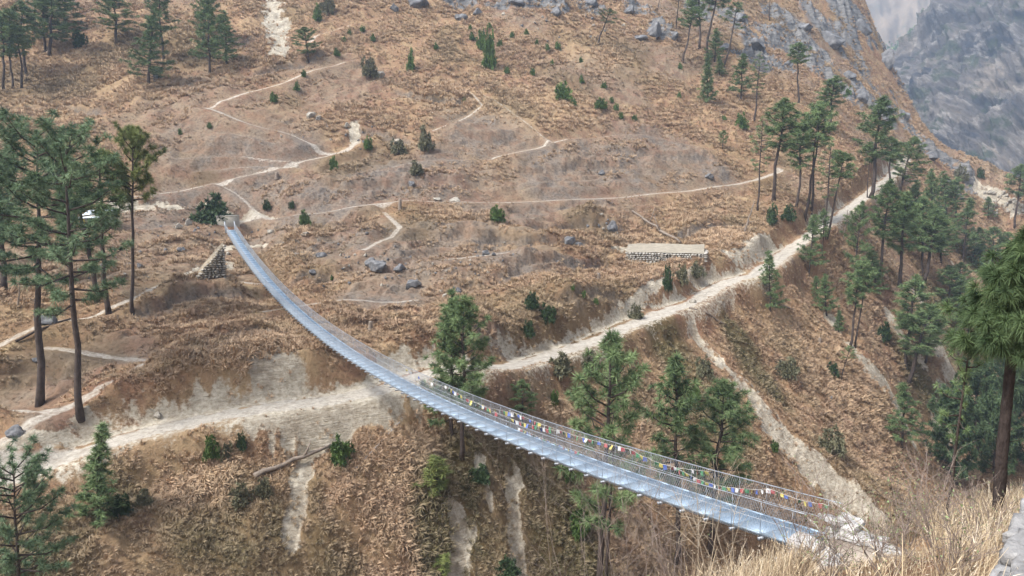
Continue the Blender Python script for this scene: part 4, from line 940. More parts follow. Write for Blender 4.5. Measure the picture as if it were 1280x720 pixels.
# ------------------------------------------------------------------ stones
import bmesh
def ico(sub):
    b = bmesh.new(); bmesh.ops.create_icosphere(b, subdivisions=sub, radius=1.0)
    v = np.array([x.co[:] for x in b.verts]); f = np.array([[q.index for q in p.verts] for p in b.faces]); b.free(); return v, f
ICO = {2: ico(2), 3: ico(3), 4: ico(4)}
def rock_shape(seed, sc=(1, 1, 1), cuts=9, sub=3, rough=0.06):
    g = np.random.default_rng(seed); v, f = ICO[sub]; v = v.copy()
    for _ in range(cuts):
        n = unit(g.normal(size=3)); d = g.uniform(0.45, 0.8); q = np.maximum(0, v@n-d); v -= q[:, None]*n
    v += unit(v)*(rough*fbm(v[:, 0]*2.5+seed, v[:, 1]*2.5+v[:, 2]*1.7, 3))[:, None]
    return v*np.asarray(sc), f
def slab_shape(seed, sc):
    """a split stone: flat top and bed, broken rough edges"""
    g = np.random.default_rng(seed); b = bmesh.new(); bmesh.ops.create_cube(b, size=2.0)
    bmesh.ops.subdivide_edges(b, edges=b.edges[:], cuts=5, use_grid_fill=True)
    v = np.array([q.co[:] for q in b.verts]); f = np.array([[q.index for q in p.verts] for p in b.faces]); b.free()
    r = np.maximum(np.abs(v[:, 0]), np.abs(v[:, 1])); th = np.arctan2(v[:, 1], v[:, 0])
    ed = 0.86+0.16*fbm(np.cos(th)*1.6+seed % 97, np.sin(th)*1.6+1.3, 3)
    v[:, :2] *= (1-(1-ed)*r**3)[:, None]; k = np.abs(v[:, 2]) > 0.99; v[k, :2] *= np.where(r[k] > 0.9, 0.93, 1.0)[:, None]
    v[:, 2] += 0.16*fbm(v[:, 0]*1.3+seed % 53, v[:, 1]*1.3, 3)+0.05*g.normal()*v[:, 0]
    v += 0.05*np.stack([fbm(v[:, 1]*3+seed % 31, v[:, 2]*3, 2), fbm(v[:, 0]*3, v[:, 2]*3+seed % 37, 2), fbm(v[:, 0]*3+5, v[:, 1]*3+seed % 41, 2)], 1)
    return v*np.asarray(sc), f
def rock_material(name, a, b, st=2.0, bump=0.7):
    k = NT(name, 0.92, 0.15); v = k.obj(); n = k.noise(v, st, 7, 0.7); c = k.mix(k.rng(n, 0.34, 0.66), a, b)
    c = k.mix(k.rng(k.noise(v, st*3.1, 4, 0.7), 0.62, 0.74, 0, 0.6), c, tuple(min(1, x*1.5) for x in b)); c = k.mix(k.rng(k.noise(v, st*1.3, 5, 0.75), 0.42, 0.32, 0, 0.7), c, tuple(x*0.5 for x in a)); k.col(c)
    k.bump(k.noise(v, st*4, 6, 0.7), bump, 0.05); return k.m
M_ROCK = rock_material('grey_rock', (0.075,0.078,0.086), (0.215,0.215,0.22)); M_PALE = rock_material('pale_rock', (0.20,0.185,0.16), (0.38,0.35,0.30)); M_WALLST = rock_material('wall_stone', (0.22,0.21,0.19), (0.46,0.43,0.38))
M_LIME = rock_material('whitewashed_stone', (0.15,0.147,0.147), (0.36,0.355,0.35), 3.0)
RKM = {}
def boulder(px, py, w, h, label, pale=False, group=None, seed=None, cat='boulder'):
    p = seat(px, py); s = w/2/F*p[1]; hz = h/2/F*p[1]*1.15; sd = (seed or int(px*7+py)) % 8; key = (sd, pale)
    if key not in RKM:
        m = MB(); m.add(*rock_shape(sd+100, (1, 1, 1), 12, 4, 0.16)); RKM[key] = m.mesh('boulder', M_PALE if pale else M_ROCK)
    o = link('boulder' if cat == 'boulder' else 'stone', RKM[key], None, (p[0], p[1], p[2]+hz*0.35)); o.scale = (s*1.15, s*1.0, hz*1.25); o.rotation_euler = (0, 0, random.uniform(-0.6, 0.6))
    return tag(o, label, cat, group)
for a in [
 (817,46,24,20,'big grey boulder high on the upper right slope beside the pine stand'),(800,49,16,6,'flat slab lying left of the big grey boulder of the upper right'),(843,47,14,11,'grey boulder right of the big one at the foot of a thin pine'),
 (696,18,16,9,'dark boulder heap stone near the top edge, rightmost of the dark heap'),(648,6,22,14,'dark crag boulder at the top edge left of the heap'),(740,6,18,10,'dark crag boulder at the top edge over the leaning lone pine'),(787,16,16,10,'dark boulder between the lone leaning pine and the big grey boulder'),
 (575,24,16,8,'wide pale-topped slab boulder on the upper slope near the top centre'),(597,18,13,8,'rounded grey boulder right of the wide slab on the upper slope'),(524,8,34,14,'black shadowed rock ledge at the top edge of the path'),(492,12,14,8,'grey rock under the black ledge at the top edge'),
 (515,358,22,11,'slanted dark grey boulder in the centre of the grazed terrace'),(474,334,24,13,'largest grey boulder of the terrace cluster'),(465,331,16,10,'grey boulder leaning on the largest terrace boulder'),(500,337,16,9,'low grey boulder right of the terrace cluster'),(400,321,14,8,'rounded boulder right of the upper bridge deck'),(372,320,9,6,'small boulder between the upper bridge deck and the rounded boulder'),(392,342,10,9,'dark boulder in the dry grass beside the upper bridge deck'),
 (608,318,12,9,'dark boulder under the straw ledge of the central terrace'),(617,319,8,6,'small dark boulder touching the one under the straw ledge'),(62,404,30,20,'large grey boulder behind the left pine trunks'),(21,543,22,14,'long pale boulder lying by the left path'),
 (228,314,12,9,'grey boulder below the far bridge end, left of it'),(207,316,10,7,'grey boulder left of the far bridge end boulder'),(128,335,12,8,'grey boulder behind the slender left pine'),(175,335,10,8,'grey boulder right of the round yellow-green pine trunk'),
 (224,285,10,7,'pale rock on the dusty ground near the concrete block',True),(236,281,10,9,'rounded pale rock on the dusty ground near the concrete block',True),(390,146,14,9,'pair stone, larger pale boulder inside the zigzag path',True),(398,149,9,7,'pair stone, smaller pale boulder inside the zigzag path',True),
 (476,96,14,10,'pale boulder beside the grey leafless bush of the upper path',True),(434,159,9,7,'white stone at the head of the pale slip on the upper trail',True),(497,178,12,6,'white slab stone beside the trail bend bush',True),(515,231,9,7,'grey stone under the olive bushes of the middle slope'),
 (552,366,7,7,'white stone pile at the mossy terrace lip, left one',True),(556,371,7,6,'white stone pile at the mossy terrace lip, right one',True),(573,365,12,8,'dark mossy boulder at the terrace lip above the twin pines'),(382,293,12,5,'flat white stone on the dusty ground right of the bridge head',True),(338,291,9,6,'white stone touching the bridge head dust',True),
 (570,252,14,6,'white slab on the main trail edge, right one',True),(548,250,12,5,'white slab on the main trail edge, left one',True),(710,305,18,12,'dark rock in the lumpy grass left of the dry-stone platform'),(722,309,12,8,'second dark rock in the lumpy grass left of the dry-stone platform'),
 (765,287,14,12,'grey rock in the rubble above the dry-stone platform'),(886,222,14,7,'grey rock beside the main trail near the pine belt'),(1075,125,20,14,'grey boulder left of the rock overhang above the road end'),(1037,500,9,8,'grey stone on the slope between the long chute and the second chute'),
 (752,218,9,6,'grey stone on the brown slope above the main trail'),(98,470,8,9,'grey stone standing between the two left pine trunks'),(46,452,9,9,'dark grey stone left of the two left pine trunks'),(285,318,6,5,'pale stone at the foot of the bridge abutment',True),
 (865,378,9,6,'white stone on the outer road bend',True),(198,520,10,6,'pale stone fallen on the road bank at left',True),
]: boulder(a[0], a[1], a[2], a[3], a[4], len(a) > 5)
# rock outcrops on the ridge
for px, py, w, h, lab in [(948,58,30,26,'jagged dark outcrop with a shadowed underside on the upper right ridge'),(925,24,26,20,'grey outcrop at the top edge right of the pine stand'),(1100,137,44,20,'layered rock overhang directly above the road end'),(1130,146,20,26,'black-shadowed block at the right end of the rock overhang'),
   (1108,78,26,34,'broken grey crag on the ridge skyline'),(1040,52,40,30,'large grey crag in the middle of the upper right ridge'),(1078,40,34,34,'grey crag under the skyline at the upper right'),(1160,196,24,20,'small grey crag on the lower skyline ridge'),(1004,36,30,22,'grey crag left of the large one on the upper right ridge'),(985,82,24,16,'low grey crag over the crooked dark pine'),(905,62,22,18,'pale slab crag behind the sparse one-sided pine'),(1062,96,26,16,'low broken crag right of the high slope pine')]:
    o = boulder(px, py, w, h, lab, False, 'rock crags of the right ridge', None, 'rock outcrop'); o.name = 'rock_outcrop'; o.rotation_euler = (random.uniform(-.3, .3), random.uniform(0.1, 0.5), random.uniform(0, 6)); o.scale = (o.scale[0]*0.8, o.scale[1]*0.8, o.scale[2]*0.62); o.location.z -= o.scale[2]*0.45
g_ = np.random.default_rng(5)
for cx, cy, sx, sy, n in ((480,335,90,24,46),(600,330,70,22,24),(250,290,70,20,24),(700,30,90,26,26),(440,170,60,25,14),(760,285,20,10,10),(420,295,60,22,16),(1190,480,30,40,14),(150,330,60,30,14)):
    for _ in range(n):
        px = cx+g_.normal(0, sx*0.5); py = cy+g_.normal(0, sy*0.5)
        if py < 2 or px < 2: continue
        s = g_.uniform(2.2, 5.0); boulder(px, py, s, s*0.75, 'small loose stone scattered on the open slope', g_.random() < 0.4, 'small loose stones', None, 'stone')
# rubble of the river far right
for k in range(46):
    px = 1230+g_.uniform(0, 60); py = 240+g_.uniform(0, 30); s = g_.uniform(3, 8); boulder(px, py, s, s*0.7, 'bluish white block in the river rubble at the far right', True, 'river rubble blocks', None, 'stone')

# ------------------------------------------------------------------ masonry: far anchor block, stone ramp, dry-stone platform, near anchors, wall
M_CONC = plain('old_concrete', (0.36,0.335,0.285), 0.95, 0.22, 0.9, 0, 0.4)
def frame2(p0, p1):
    u = np.array([p1[0]-p0[0], p1[1]-p0[1], 0]); L = np.linalg.norm(u); u /= L; return u, np.array([-u[1], u[0], 0]), L
b1 = B0+BD*2.6
o = thing('anchor_block', b1, 'pale concrete anchor block behind the far end of the footbridge', 'anchor block')
m = MB(); m.box((0, 0, 0.75), (0.9, 1.85, 1.45), (BD, BN, (0, 0, 1))); link('block', m.mesh('block', M_CONC), o)
m = MB(); m.box((0, 0, 2.26), (0.98, 1.93, 0.06), (BD, BN, (0, 0, 1))); link('coping', m.mesh('coping', M_CONC), o)
m = MB(); m.box(-BD*1.75+np.array([0, 0, -0.75]), (0.85, 1.7, 0.35), (BD, BN, (0, 0, 1))); link('landing_slab', m.mesh('landing_slab', M_CONC), o)
def masonry(m, a, b, z0, z1fun, thick, g, course=0.28, out=None, facing=1):
    """courses of rough stones from a to b; z1fun(f) is the top of the wall along it"""
    u, nn, L = frame2(a, b); z = z0; row = 0
    top = max(z1fun(0), z1fun(0.5), z1fun(1))
    while z < top:
        x = -g.uniform(0, 0.3); hc = course*g.uniform(0.8, 1.2)
        while x < L:
            w = course*g.uniform(1.0, 2.2); f = (x+w/2)/L
            if 0 <= f <= 1 and z+hc*0.6 < z1fun(f):
                v, fc = rock_shape(int(g.integers(1e6)), (w*0.60, thick*0.6, hc*0.62), 8, 2, 0.05)
                c = np.array(a)*(1-f)+np.array(b)*f; R_ = np.stack([u, nn, (0, 0, 1.0)])
                m.add(np.array([c[0], c[1], z+hc/2])+v@R_+nn*g.normal(0, 0.04), fc)
            x += w
        z += hc; row += 1
g = np.random.default_rng(31)
c0 = seat(283, 346); c1 = seat(244, 348)
o = thing('stone_abutment', (c0+c1)/2, 'pale triangular stone abutment sloping down left under the far bridge end', 'abutment'); ctr = (c0+c1)/2
hA = 4.2
m = MB(); masonry(m, c1-ctr, c0-ctr, -0.6, lambda f: 0.1+hA*max(0, min(1, f)), 0.8, g, 0.27); link('stonework', m.mesh('stonework', M_PALE), o)
u, nn, L = frame2(c1, c0); m = MB()
aa, bb = c1-ctr+nn*0.3+np.array([0, 0, -1]), c0-ctr+nn*0.3+np.array([0, 0, -1]); th = nn*2.2
v = [aa, bb, bb+np.array([0, 0, hA+0.9]), aa+np.array([0, 0, 1.0])]; v = np.array(v+[q+th for q in v])
m.add(v, [np.array([(0,1,2,3),(7,6,5,4),(0,4,5,1),(1,5,6,2),(2,6,7,3),(3,7,4,0)])]); link('earth_core', m.mesh('earth_core', plain('packed_earth', (0.27,0.225,0.165), 0.95, 0.3, 1.4, 0, 0.6)), o)
# platform
q0 = seat(782, 326); q1 = seat(880, 326); ctr = (q0+q1)/2; tz = at(830, 314, ctr[1]+2)[2]
o = thing('dry_stone_platform', ctr, 'dry-stone retaining wall with a flat pale top on the slope above the road', 'stone platform')
g = np.random.default_rng(33); hw_ = max(1.6, tz-min(q0[2], q1[2]))
zb = min(q0[2], q1[2])-ctr[2]-0.6
m = MB(); masonry(m, q0-ctr, q1-ctr, zb, lambda f: tz-ctr[2], 0.7, g, 0.34); link('wall_face', m.mesh('wall_face', M_WALLST), o)
u, nn, L = frame2(q0, q1)
m = MB(); e1 = q1-ctr+nn*5.5+u*0.4; masonry(m, q1-ctr+u*0.2, e1, zb, lambda f: tz-ctr[2]-0.02, 0.7, g, 0.34); link('return_wall', m.mesh('return_wall', M_WALLST), o)
m = MB(); n1, n2 = 24, 8; F1, F2 = np.meshgrid(np.linspace(0, 1, n1), np.linspace(0, 1, n2), indexing='ij')
pt = (q0-ctr)[None, None]*(1-F1[..., None])+(q1-ctr)[None, None]*F1[..., None]+nn*F2[..., None]*(6.6+2.2*fbm(F1*5+3, F1*0+2, 2)-3.5*smooth(0.75, 1.0, 1-F1))[..., None]
pt[..., 2] = tz-ctr[2]-0.05+0.95*F2+0.05*fbm(F1*9, F2*4, 3); ii = np.arange(n1-1)[:, None]*n2; jj = np.arange(n2-1)
m.add(pt.reshape(-1, 3), np.stack([ii+jj, ii+n2+jj, ii+n2+jj+1, ii+jj+1], -1).reshape(-1, 4)); link('gravel_top', m.mesh('gravel_top', plain('pale_gravel', (0.27,0.24,0.19), 0.95, 0.2, 1.2)), o)
# near cable anchors: a rough whitewashed stone rib beside each rail
M_ANCH = rock_material('weathered_cement', (0.24,0.232,0.225), (0.52,0.51,0.50), 3.0)
def near_anchor(s, start, length, label):
    b = A0+BN*s*1.0-BD*start; o = thing('cable_anchor', b, label, 'cable anchor', 'stone cable anchors at the near bridge end')
    g = np.random.default_rng(40+s); n = 7
    for k in range(n):
        f = k/(n-1); c = -BD*length*f+np.array([0, 0, 0.46-0.30*f+0.08*math.sin(k*2.1)])+BN*g.normal(0, 0.05)
        v, fc = slab_shape(700+k*3+s, (length/n*1.5, 0.27*g.uniform(0.85, 1.15), 0.10*g.uniform(0.8, 1.4))); v[:, 2] += 0.12*g.normal()*v[:, 1]/0.27-0.16*v[:, 0]
        a = g.uniform(-0.4, 0.4); ux = BD*math.cos(a)+BN*math.sin(a); m = MB(); m.add(c+v@np.stack([ux, np.cross((0, 0, 1), ux), (0, 0, 1)]), fc)
        link('stone', m.mesh('stone', M_ANCH), o)
    m = MB()
    for k in range(9):
        f = k/8; v, fc = rock_shape(800+k*3+s, (length/8*0.9, 0.34, 0.36), 8, 2, 0.06); m.add(-BD*length*f+np.array([0, 0, 0.0-0.28*f])+v@np.stack([BD, BN, (0, 0, 1)]), fc)
    link('rubble_base', m.mesh('rubble_base', M_ANCH), o)
    f = np.linspace(0, 1, 12); m = MB(); m.tube(np.stack([-BD*(length*1.02*q)+np.array([0, 0, 1.12-0.80*q+0.06*math.sin(q*9)]) for q in f])-BN*s*0.22*(1-f)[:, None], 0.024, 6); link('cable', m.mesh('cable', M_WALLST, True), o)
near_anchor(-1, 0.55, 1.9, 'whitish stone cable anchor at the near end of the bridge, nearer to the viewer')
near_anchor(1, 0.1, 2.4, 'whitish stone cable anchor at the near end of the bridge, below the long pale chute')
o = thing('bridge_landing', A0-BD*0.3, 'tan cement landing slab where the near end of the bridge meets the path', 'landing')
m = MB(); ux_ = unit(-BD+np.array([0, 0, 0.19])); m.box(ux_*2.25+np.array([0, 0, -0.28]), (2.25, 1.45, 0.28), (ux_, BN, np.cross(ux_, BN)*(1 if np.cross(ux_, BN)[2] > 0 else -1))); link('slab', m.mesh('slab', plain('tan_cement', (0.40,0.335,0.27), 0.95, 0.2, 1.5, 0, 0.4)), o)
m = MB(); masonry(m, BN*(-1.5)+BD*0.1, BN*1.5+BD*0.1, -1.6, lambda f: -0.02, 0.5, np.random.default_rng(5), 0.3); link('stone_front', m.mesh('stone_front', M_ANCH), o)
m = MB(); masonry(m, BN*(-1.62)-BD*4.2, BN*(-1.62), -1.5, lambda f: -0.05, 0.4, np.random.default_rng(6), 0.28); link('stone_side', m.mesh('stone_side', M_ANCH), o)
# the dry-stone wall at the viewer's feet
wa = at(1252, 724, 3.7); wb = at(1288, 628, 5.2)
o = thing('dry_stone_wall', (wa[0], wa[1], ground1(wa[0], wa[1])), 'pale grey dry-stone wall cut off by the lower right corner, stones laid flat', 'stone wall')
g = np.random.default_rng(51); ang = math.atan2(1.5, 0.3)
u = unit(np.array([wb[0]-wa[0], wb[1]-wa[1], 0])); nn = np.array([u[1], -u[0], 0]); zt = wa[2]; org = np.array(o.location)
for row in range(9):
    x = -0.8+g.uniform(-0.1, 0.1)
    z = zt-0.02-row*0.088+0.0
    while x < 2.6:
        w = g.uniform(0.22, 0.48); sl = (wb[2]-wa[2])/np.hypot(wb[0]-wa[0], wb[1]-wa[1])
        v, fc = slab_shape(int(g.integers(1e6)), (w*0.52, 0.26, 0.043)); a = g.normal(0, 0.08); uu = u*math.cos(a)+nn*math.sin(a)
        c = np.array([wa[0], wa[1], 0])+u*(x+w/2)+nn*(0.20+g.normal(0, 0.02)); c[2] = z+sl*(x+w/2)+g.normal(0, 0.006)
        m = MB(); m.add(c-org+v@np.stack([uu, np.cross((0, 0, 1), uu), (0, 0, 1)]), fc); link('stone', m.mesh('stone', M_LIME), o); x += w*0.98
# ------------------------------------------------------------------ small works on the far side
p = seat(124, 283); o = thing('shed', p, 'small shed with a bluish white sheet roof behind the left pines', 'shed')
M_SHEET = plain('roof_sheet', (0.60,0.68,0.78), 0.5, 0.15, 1.5, 0.1); M_YEL = plain('yellow_board', (0.55,0.42,0.10), 0.8)
m = MB(); m.box((0, 0, 0.9), (2.0, 1.5, 1.0)); link('wall', m.mesh('wall', M_WALLST), o)
m = MB(); m.box((0, -0.1, 2.05), (2.3, 1.9, 0.04), unit(np.array([(1, 0, 0.03), (0, 1, 0.3), (0, -0.3, 1)], float))); link('roof', m.mesh('roof', M_SHEET), o)
m = MB(); m.box((-1.7, -1.53, 0.8), (0.35, 0.03, 0.75)); link('door', m.mesh('door', M_YEL), o)
p = seat(195, 101); o = thing('stone_block', p, 'small grey upright block beside the cone-shaped pine at top left', 'block')
m = MB(); m.box((0, 0, 0.5), (0.45, 0.35, 0.75)); link('shaft', m.mesh('shaft', M_ROCK), o); m = MB(); m.box((0, 0, 1.3), (0.52, 0.42, 0.07)); link('cap', m.mesh('cap', M_ROCK), o)
a = hit(np.linspace(500, 445, 9), np.linspace(530, 588, 9), ground); a[:, 2] += 0.22
m = MB(); m.tube(a-a[0], 0.05, 6); tag(m.build('water_pipe', plain('pipe', (0.33,0.31,0.30), 0.6), None, True, False, a[0]), 'thin grey pipe running down the grass below the bridge', 'pipe')
# ------------------------------------------------------------------ the long-needled pine of the near bank
M_LONG = leaf_material('long_pine_needles', (0.036,0.066,0.028), (0.130,0.190,0.078))
def near_pine():
    p = seat(1247, 655, 19.5); p[2] -= 0.1
    o = thing('pine_tree', p, 'nearest pine at the right edge with long drooping needles and a scaly bare trunk', 'pine tree', 'trees on the near bank')
    g = np.random.default_rng(123); top = at(1296, 296, 19.5); ax = np.array([(1247, 655), (1249, 620), (1253, 560), (1259, 500), (1265, 440), (1274, 390), (1284, 340), (1290, 300)], float)
    q = np.array([at(a, b, 19.5) for a, b in ax])-p; q[0] = (0, 0, -0.4)
    t = np.linspace(0, 1, 30); q = np.stack([np.interp(t, np.linspace(0, 1, len(q)), q[:, i]) for i in range(3)], 1)
    q[1:-1] = (q[:-2]+q[1:-1]*2+q[2:])/4; r = np.interp(t, [0, 0.08, 0.6, 1], [0.20, 0.155, 0.12, 0.03])*g.uniform(0.94, 1.06, 30)
    m = MB(); m.tube(q, r, 12); cr = MB()
    az = 0.0
    for i in range(60):
        f = (i+0.5)/60; h = 0.55+0.45*f; b = np.array([np.interp(h, t, q[:, k]) for k in range(3)]); az += 2.4+g.normal(0, 0.3)
        L = (1.42*max(0.12, min(1, 1.25*(1-f))**0.8))*g.uniform(0.75, 1.1); u = 0.05+0.9*f+g.normal(0, 0.12)
        d = unit(np.array([math.cos(az), math.sin(az), u])); e = b+d*L*0.95
        m.tube([b, b+d*L*0.5-np.array([0, 0, 0.06*L]), e], [0.035, 0.024, 0.012], 5)
        k = max(3, int(3+L*6.0))
        for j in range(k):
            s = 0.3+0.7*(j+g.random())/k; c = b+d*L*s+g.normal(0, 0.11, 3)*(0.5+s)
            if j % 2: m.tube([b+d*L*max(0.1, s-0.25), c], [0.012, 0.007], 4, False)
            clump(cr, c, d*1.0+np.array([0, 0, 0.35]), 0.36*g.uniform(0.8, 1.15), 110, 0.013, g, 1.0, 0.5, None, 2)
    clump(cr, q[-1], (0, 0, 1), 0.36, 120, 0.011, g, 1, 0.3, None, 2)
    for a in ((0.30, 0.9, 0.25), (0.22, -0.6, 0.35)):
        b = np.array([np.interp(a[0], t, q[:, k]) for k in range(3)]); m.tube([b, b+np.array([a[1]*0.5, 0, a[2]*0.4]), b+np.array([a[1], 0.1, a[2]*1.2])], [0.014, 0.009, 0.004], 4)
    k = NT('scaly_pine_bark', 0.95, 0.1); v = k.scl(k.obj(), (1, 1, 0.35)); w = k.noise(v, 11.0, 6, 0.75); n = k.noise(k.obj(), 5, 5, 0.7)
    k.col(k.mix(k.rng(k.math('ADD', w, k.math('MULTIPLY', n, 0.4)), 0.45, 0.95), (0.022,0.017,0.016), (0.095,0.075,0.068))); k.bump(w, 1.0, 0.12)
    link('trunk', m.mesh('trunk', k.m, True), o); link('crown', cr.mesh('crown', M_LONG, False, True), o)
near_pine()

# ------------------------------------------------------------------ dry grass of the near knoll: real blades, stalks and seed heads
def straw_material(name, cols):
    k = NT(name, 0.8, 0.2); t = k.attr('tint'); c = cols[0]
    for i, q in enumerate(cols[1:]): c = k.mix(k.rng(t, i/(len(cols)-1), (i+1)/(len(cols)-1)), c, q)
    k.col(c); return k.m
M_STRAW = straw_material('straw', [(0.13,0.10,0.07), (0.26,0.195,0.135), (0.38,0.30,0.20), (0.50,0.405,0.27), (0.60,0.53,0.42)])
def near_grass():
    g = np.random.default_rng(77); N = 90000
    x = g.uniform(0.2, 22, N); y = g.uniform(3.2, 27, N); z = ground(x, y)
    px = 640+F*x/(y*cp-(z-CZ)*sp); py = 360-F*((z-CZ)*cp+y*sp)/(y*cp-(z-CZ)*sp)
    ok = (px > 800) & (px < 1420) & (py < 1100) & (y > 3.4)
    ok &= ~((x > wa[0]-0.10) & (y < 7.5) & (x > wa[0]+(y-wa[1])*0.26-0.15))            # the wall
    ok &= (py > 600)
    al = (np.c_[x, y]-A0[:2])@(-BD[:2]); sd = (np.c_[x, y]-A0[:2])@BN[:2]
    ok &= ~((np.abs(sd) < 1.75) & (al > -3.5) & (al < 3.4))                             # the landing and the deck
    ok &= ~((al <= -1.0) & (np.abs(sd) < 2.2))
    ok &= g.random(N) < np.clip(0.25+0.9*vnoise(x/1.1, y/1.1), 0, 1)*np.clip((px-800)/240, 0.25, 1)
    x, y, z, px = x[ok], y[ok], z[ok], px[ok]; n = min(len(x), 24000); x, y, z, px = x[:n], y[:n], z[:n], px[:n]
    hgt = g.uniform(0.45, 1.05, n)*np.where(y > 15, 1.25, 1.0)*np.where((px > 1010) & (px < 1165) & (y > 8.5) & (y < 21), 0.25, 1.0)*(0.65+0.6*vnoise(x/2+5, y/2))*np.where(y < 6, 0.55, 1.0)
    lean = g.normal(0, 0.24, (n, 2))+np.array([0.10, -0.05]); wd = g.uniform(0.003, 0.0065, n)*np.clip(y/9, 0.7, 2.0)
    a = g.uniform(0, 6.28, n); s = np.c_[np.cos(a), np.sin(a), 0*a]*wd[:, None]
    rows = []
    for f, wf in ((0, 1.0), (0.4, 0.85), (0.75, 0.65), (1.0, 0.25)):
        c = np.c_[x+lean[:, 0]*hgt*f**1.7, y+lean[:, 1]*hgt*f**1.7, z-0.05+hgt*(f-0.12*f*f)]; rows += [c-s*wf, c+s*wf]
    v = np.stack(rows, 1).reshape(-1, 3); i = np.arange(n)[:, None]*8
    zone = np.clip(0.50+0.6*fbm(x/1.6, y/1.6, 3)+g.normal(0, 0.2, n)-0.10*np.exp(-((px-1130)/90)**2), 0, 1)
    m = MB(); m.add(v, [i+np.array([0, 1, 3, 2]), i+np.array([2, 3, 5, 4]), i+np.array([4, 5, 7, 6])], np.repeat(zone, 8))
    sel = np.nonzero(g.random(n) < 0.30)[0]
    for k in sel:      # feathery heads
        tip = rows[6][k]*0.5+rows[7][k]*0.5; d = np.array([lean[k, 0], lean[k, 1], 0.7]); d = d/np.linalg.norm(d)
        c = 5; e = tip-d*0.16+np.outer(np.linspace(0, 1, c), d)*0.18; r = g.normal(size=(c, 3)); r = unit(r)*0.030
        w_ = unit(np.cross(r, d))*0.006*np.clip(y[k]/12, 0.7, 1.6)
        q = np.stack([e-w_, e+w_, e+r+d*0.035], 1).reshape(-1, 3); m.add(q, np.arange(c)[:, None]*3+np.arange(3), min(1, zone[k]+0.2))
    tag(m.build('tall_grass', M_STRAW, None, False, True), kind='stuff')
near_grass()

# ------------------------------------------------------------------ bare twiggy shrubs of the near bank
M_TWIG = plain('bare_twig', (0.23,0.185,0.16), 0.9); M_TWIGP = plain('pale_twig', (0.40,0.34,0.26), 0.9); M_SPROUT = plain('sprout_leaf', (0.20,0.26,0.12), 0.8)
def twiggy(px, py, Y, tx, ty, wpx, label, seed, mat, leaves=0.0, stems=7, th=0.012):
    g = np.random.default_rng(seed); p = seat(px, py, Y); top = at(tx, ty, p[1]); H = max(0.5, top[2]-p[2]); W = wpx/2/F*p[1]; lx = (top[0]-p[0])
    o = thing('bare_shrub', p, label, 'bare shrub', 'leafless shrubs on the near bank'); m = MB(); lf = MB()
    def grow(b, d, L, r, lev):
        pts = [b]; 
        for i in range(4):
            d = unit(d+g.normal(0, 0.13, 3)+np.array([0, 0, 0.05])); pts.append(pts[-1]+d*L/4)
        m.tube(pts, np.linspace(r, r*0.45, 5), 4, False)
        if lev:
            for k in range(g.integers(3, 6)):
                q = pts[g.integers(1, 5)]; grow(q, unit(d+g.normal(0, 0.55, 3)), L*g.uniform(0.35, 0.6), r*0.55, lev-1)
        elif g.random() < leaves:
            for k in range(3): c = pts[-1-k % 3]; v = g.normal(0, 0.012, (4, 3)); lf.add(c+v, np.array([[0, 1, 2, 3]]))
    for s in range(stems):
        e = np.array([g.uniform(-W, W)+lx, g.uniform(-W, W)*0.6, H*g.uniform(0.75, 1.0)]); grow(np.array([g.normal(0, W*0.15), g.normal(0, W*0.15), -0.1]), unit(e), np.linalg.norm(e)*0.95, th, 2)
    link('branches', m.mesh('branches', mat, True), o)
    if lf.n: link('leaves', lf.mesh('leaves', M_SPROUT), o)
for a in [
 (884,735,13.5,858,618,36,'pale thin sapling with forked bare stems standing in front of the deck',1,M_TWIGP,0.1,3,0.011),
 (932,735,13,905,640,44,'pale bent sapling right of the forked one, in front of the deck',2,M_TWIGP,0.05,3,0.010),
 (800,790,22,800,610,120,'greyish haze of leafless twigs under the deck, left of the pale saplings',3,M_TWIG,0.25,8,0.010),
 (745,800,24,752,640,90,'grey leafless shrub beside the largest pine trunk at the bottom edge',4,M_TWIG,0.25,7,0.010),
 (850,770,19,838,640,70,'dark leafless shrub between the haze of twigs and the pale sapling',5,M_TWIG,0.1,6,0.010),
 (1010,740,15,1000,610,90,'dark leafless shrub rising in front of the near end of the deck',6,M_TWIG,0.25,11,0.011),
 (1040,745,12,1050,655,90,'leafless shrub with tiny sprouts in front of the landing slab',7,M_TWIG,0.5,11,0.010),
 (1130,730,15,1130,590,70,'shrub with pale small leaves above the end of the long pale chute',8,M_TWIG,1.0,11,0.011),
 (1165,730,14,1160,590,50,'dark upright twigs left of the thin ragged pine trunk',9,M_TWIG,0.3,10,0.011),
 (1225,720,12,1225,620,70,'dark twigs standing in the grass before the nearest pine trunk',10,M_TWIG,0.2,11,0.010),
 (1195,740,9,1190,640,90,'bushy reddish twigs in the grass left of the stone wall',11,M_TWIG,0.2,12,0.009),
 (1105,745,11,1100,640,80,'brown leafless shrub right of the landing slab',12,M_TWIG,0.3,11,0.010),
]: twiggy(*a)

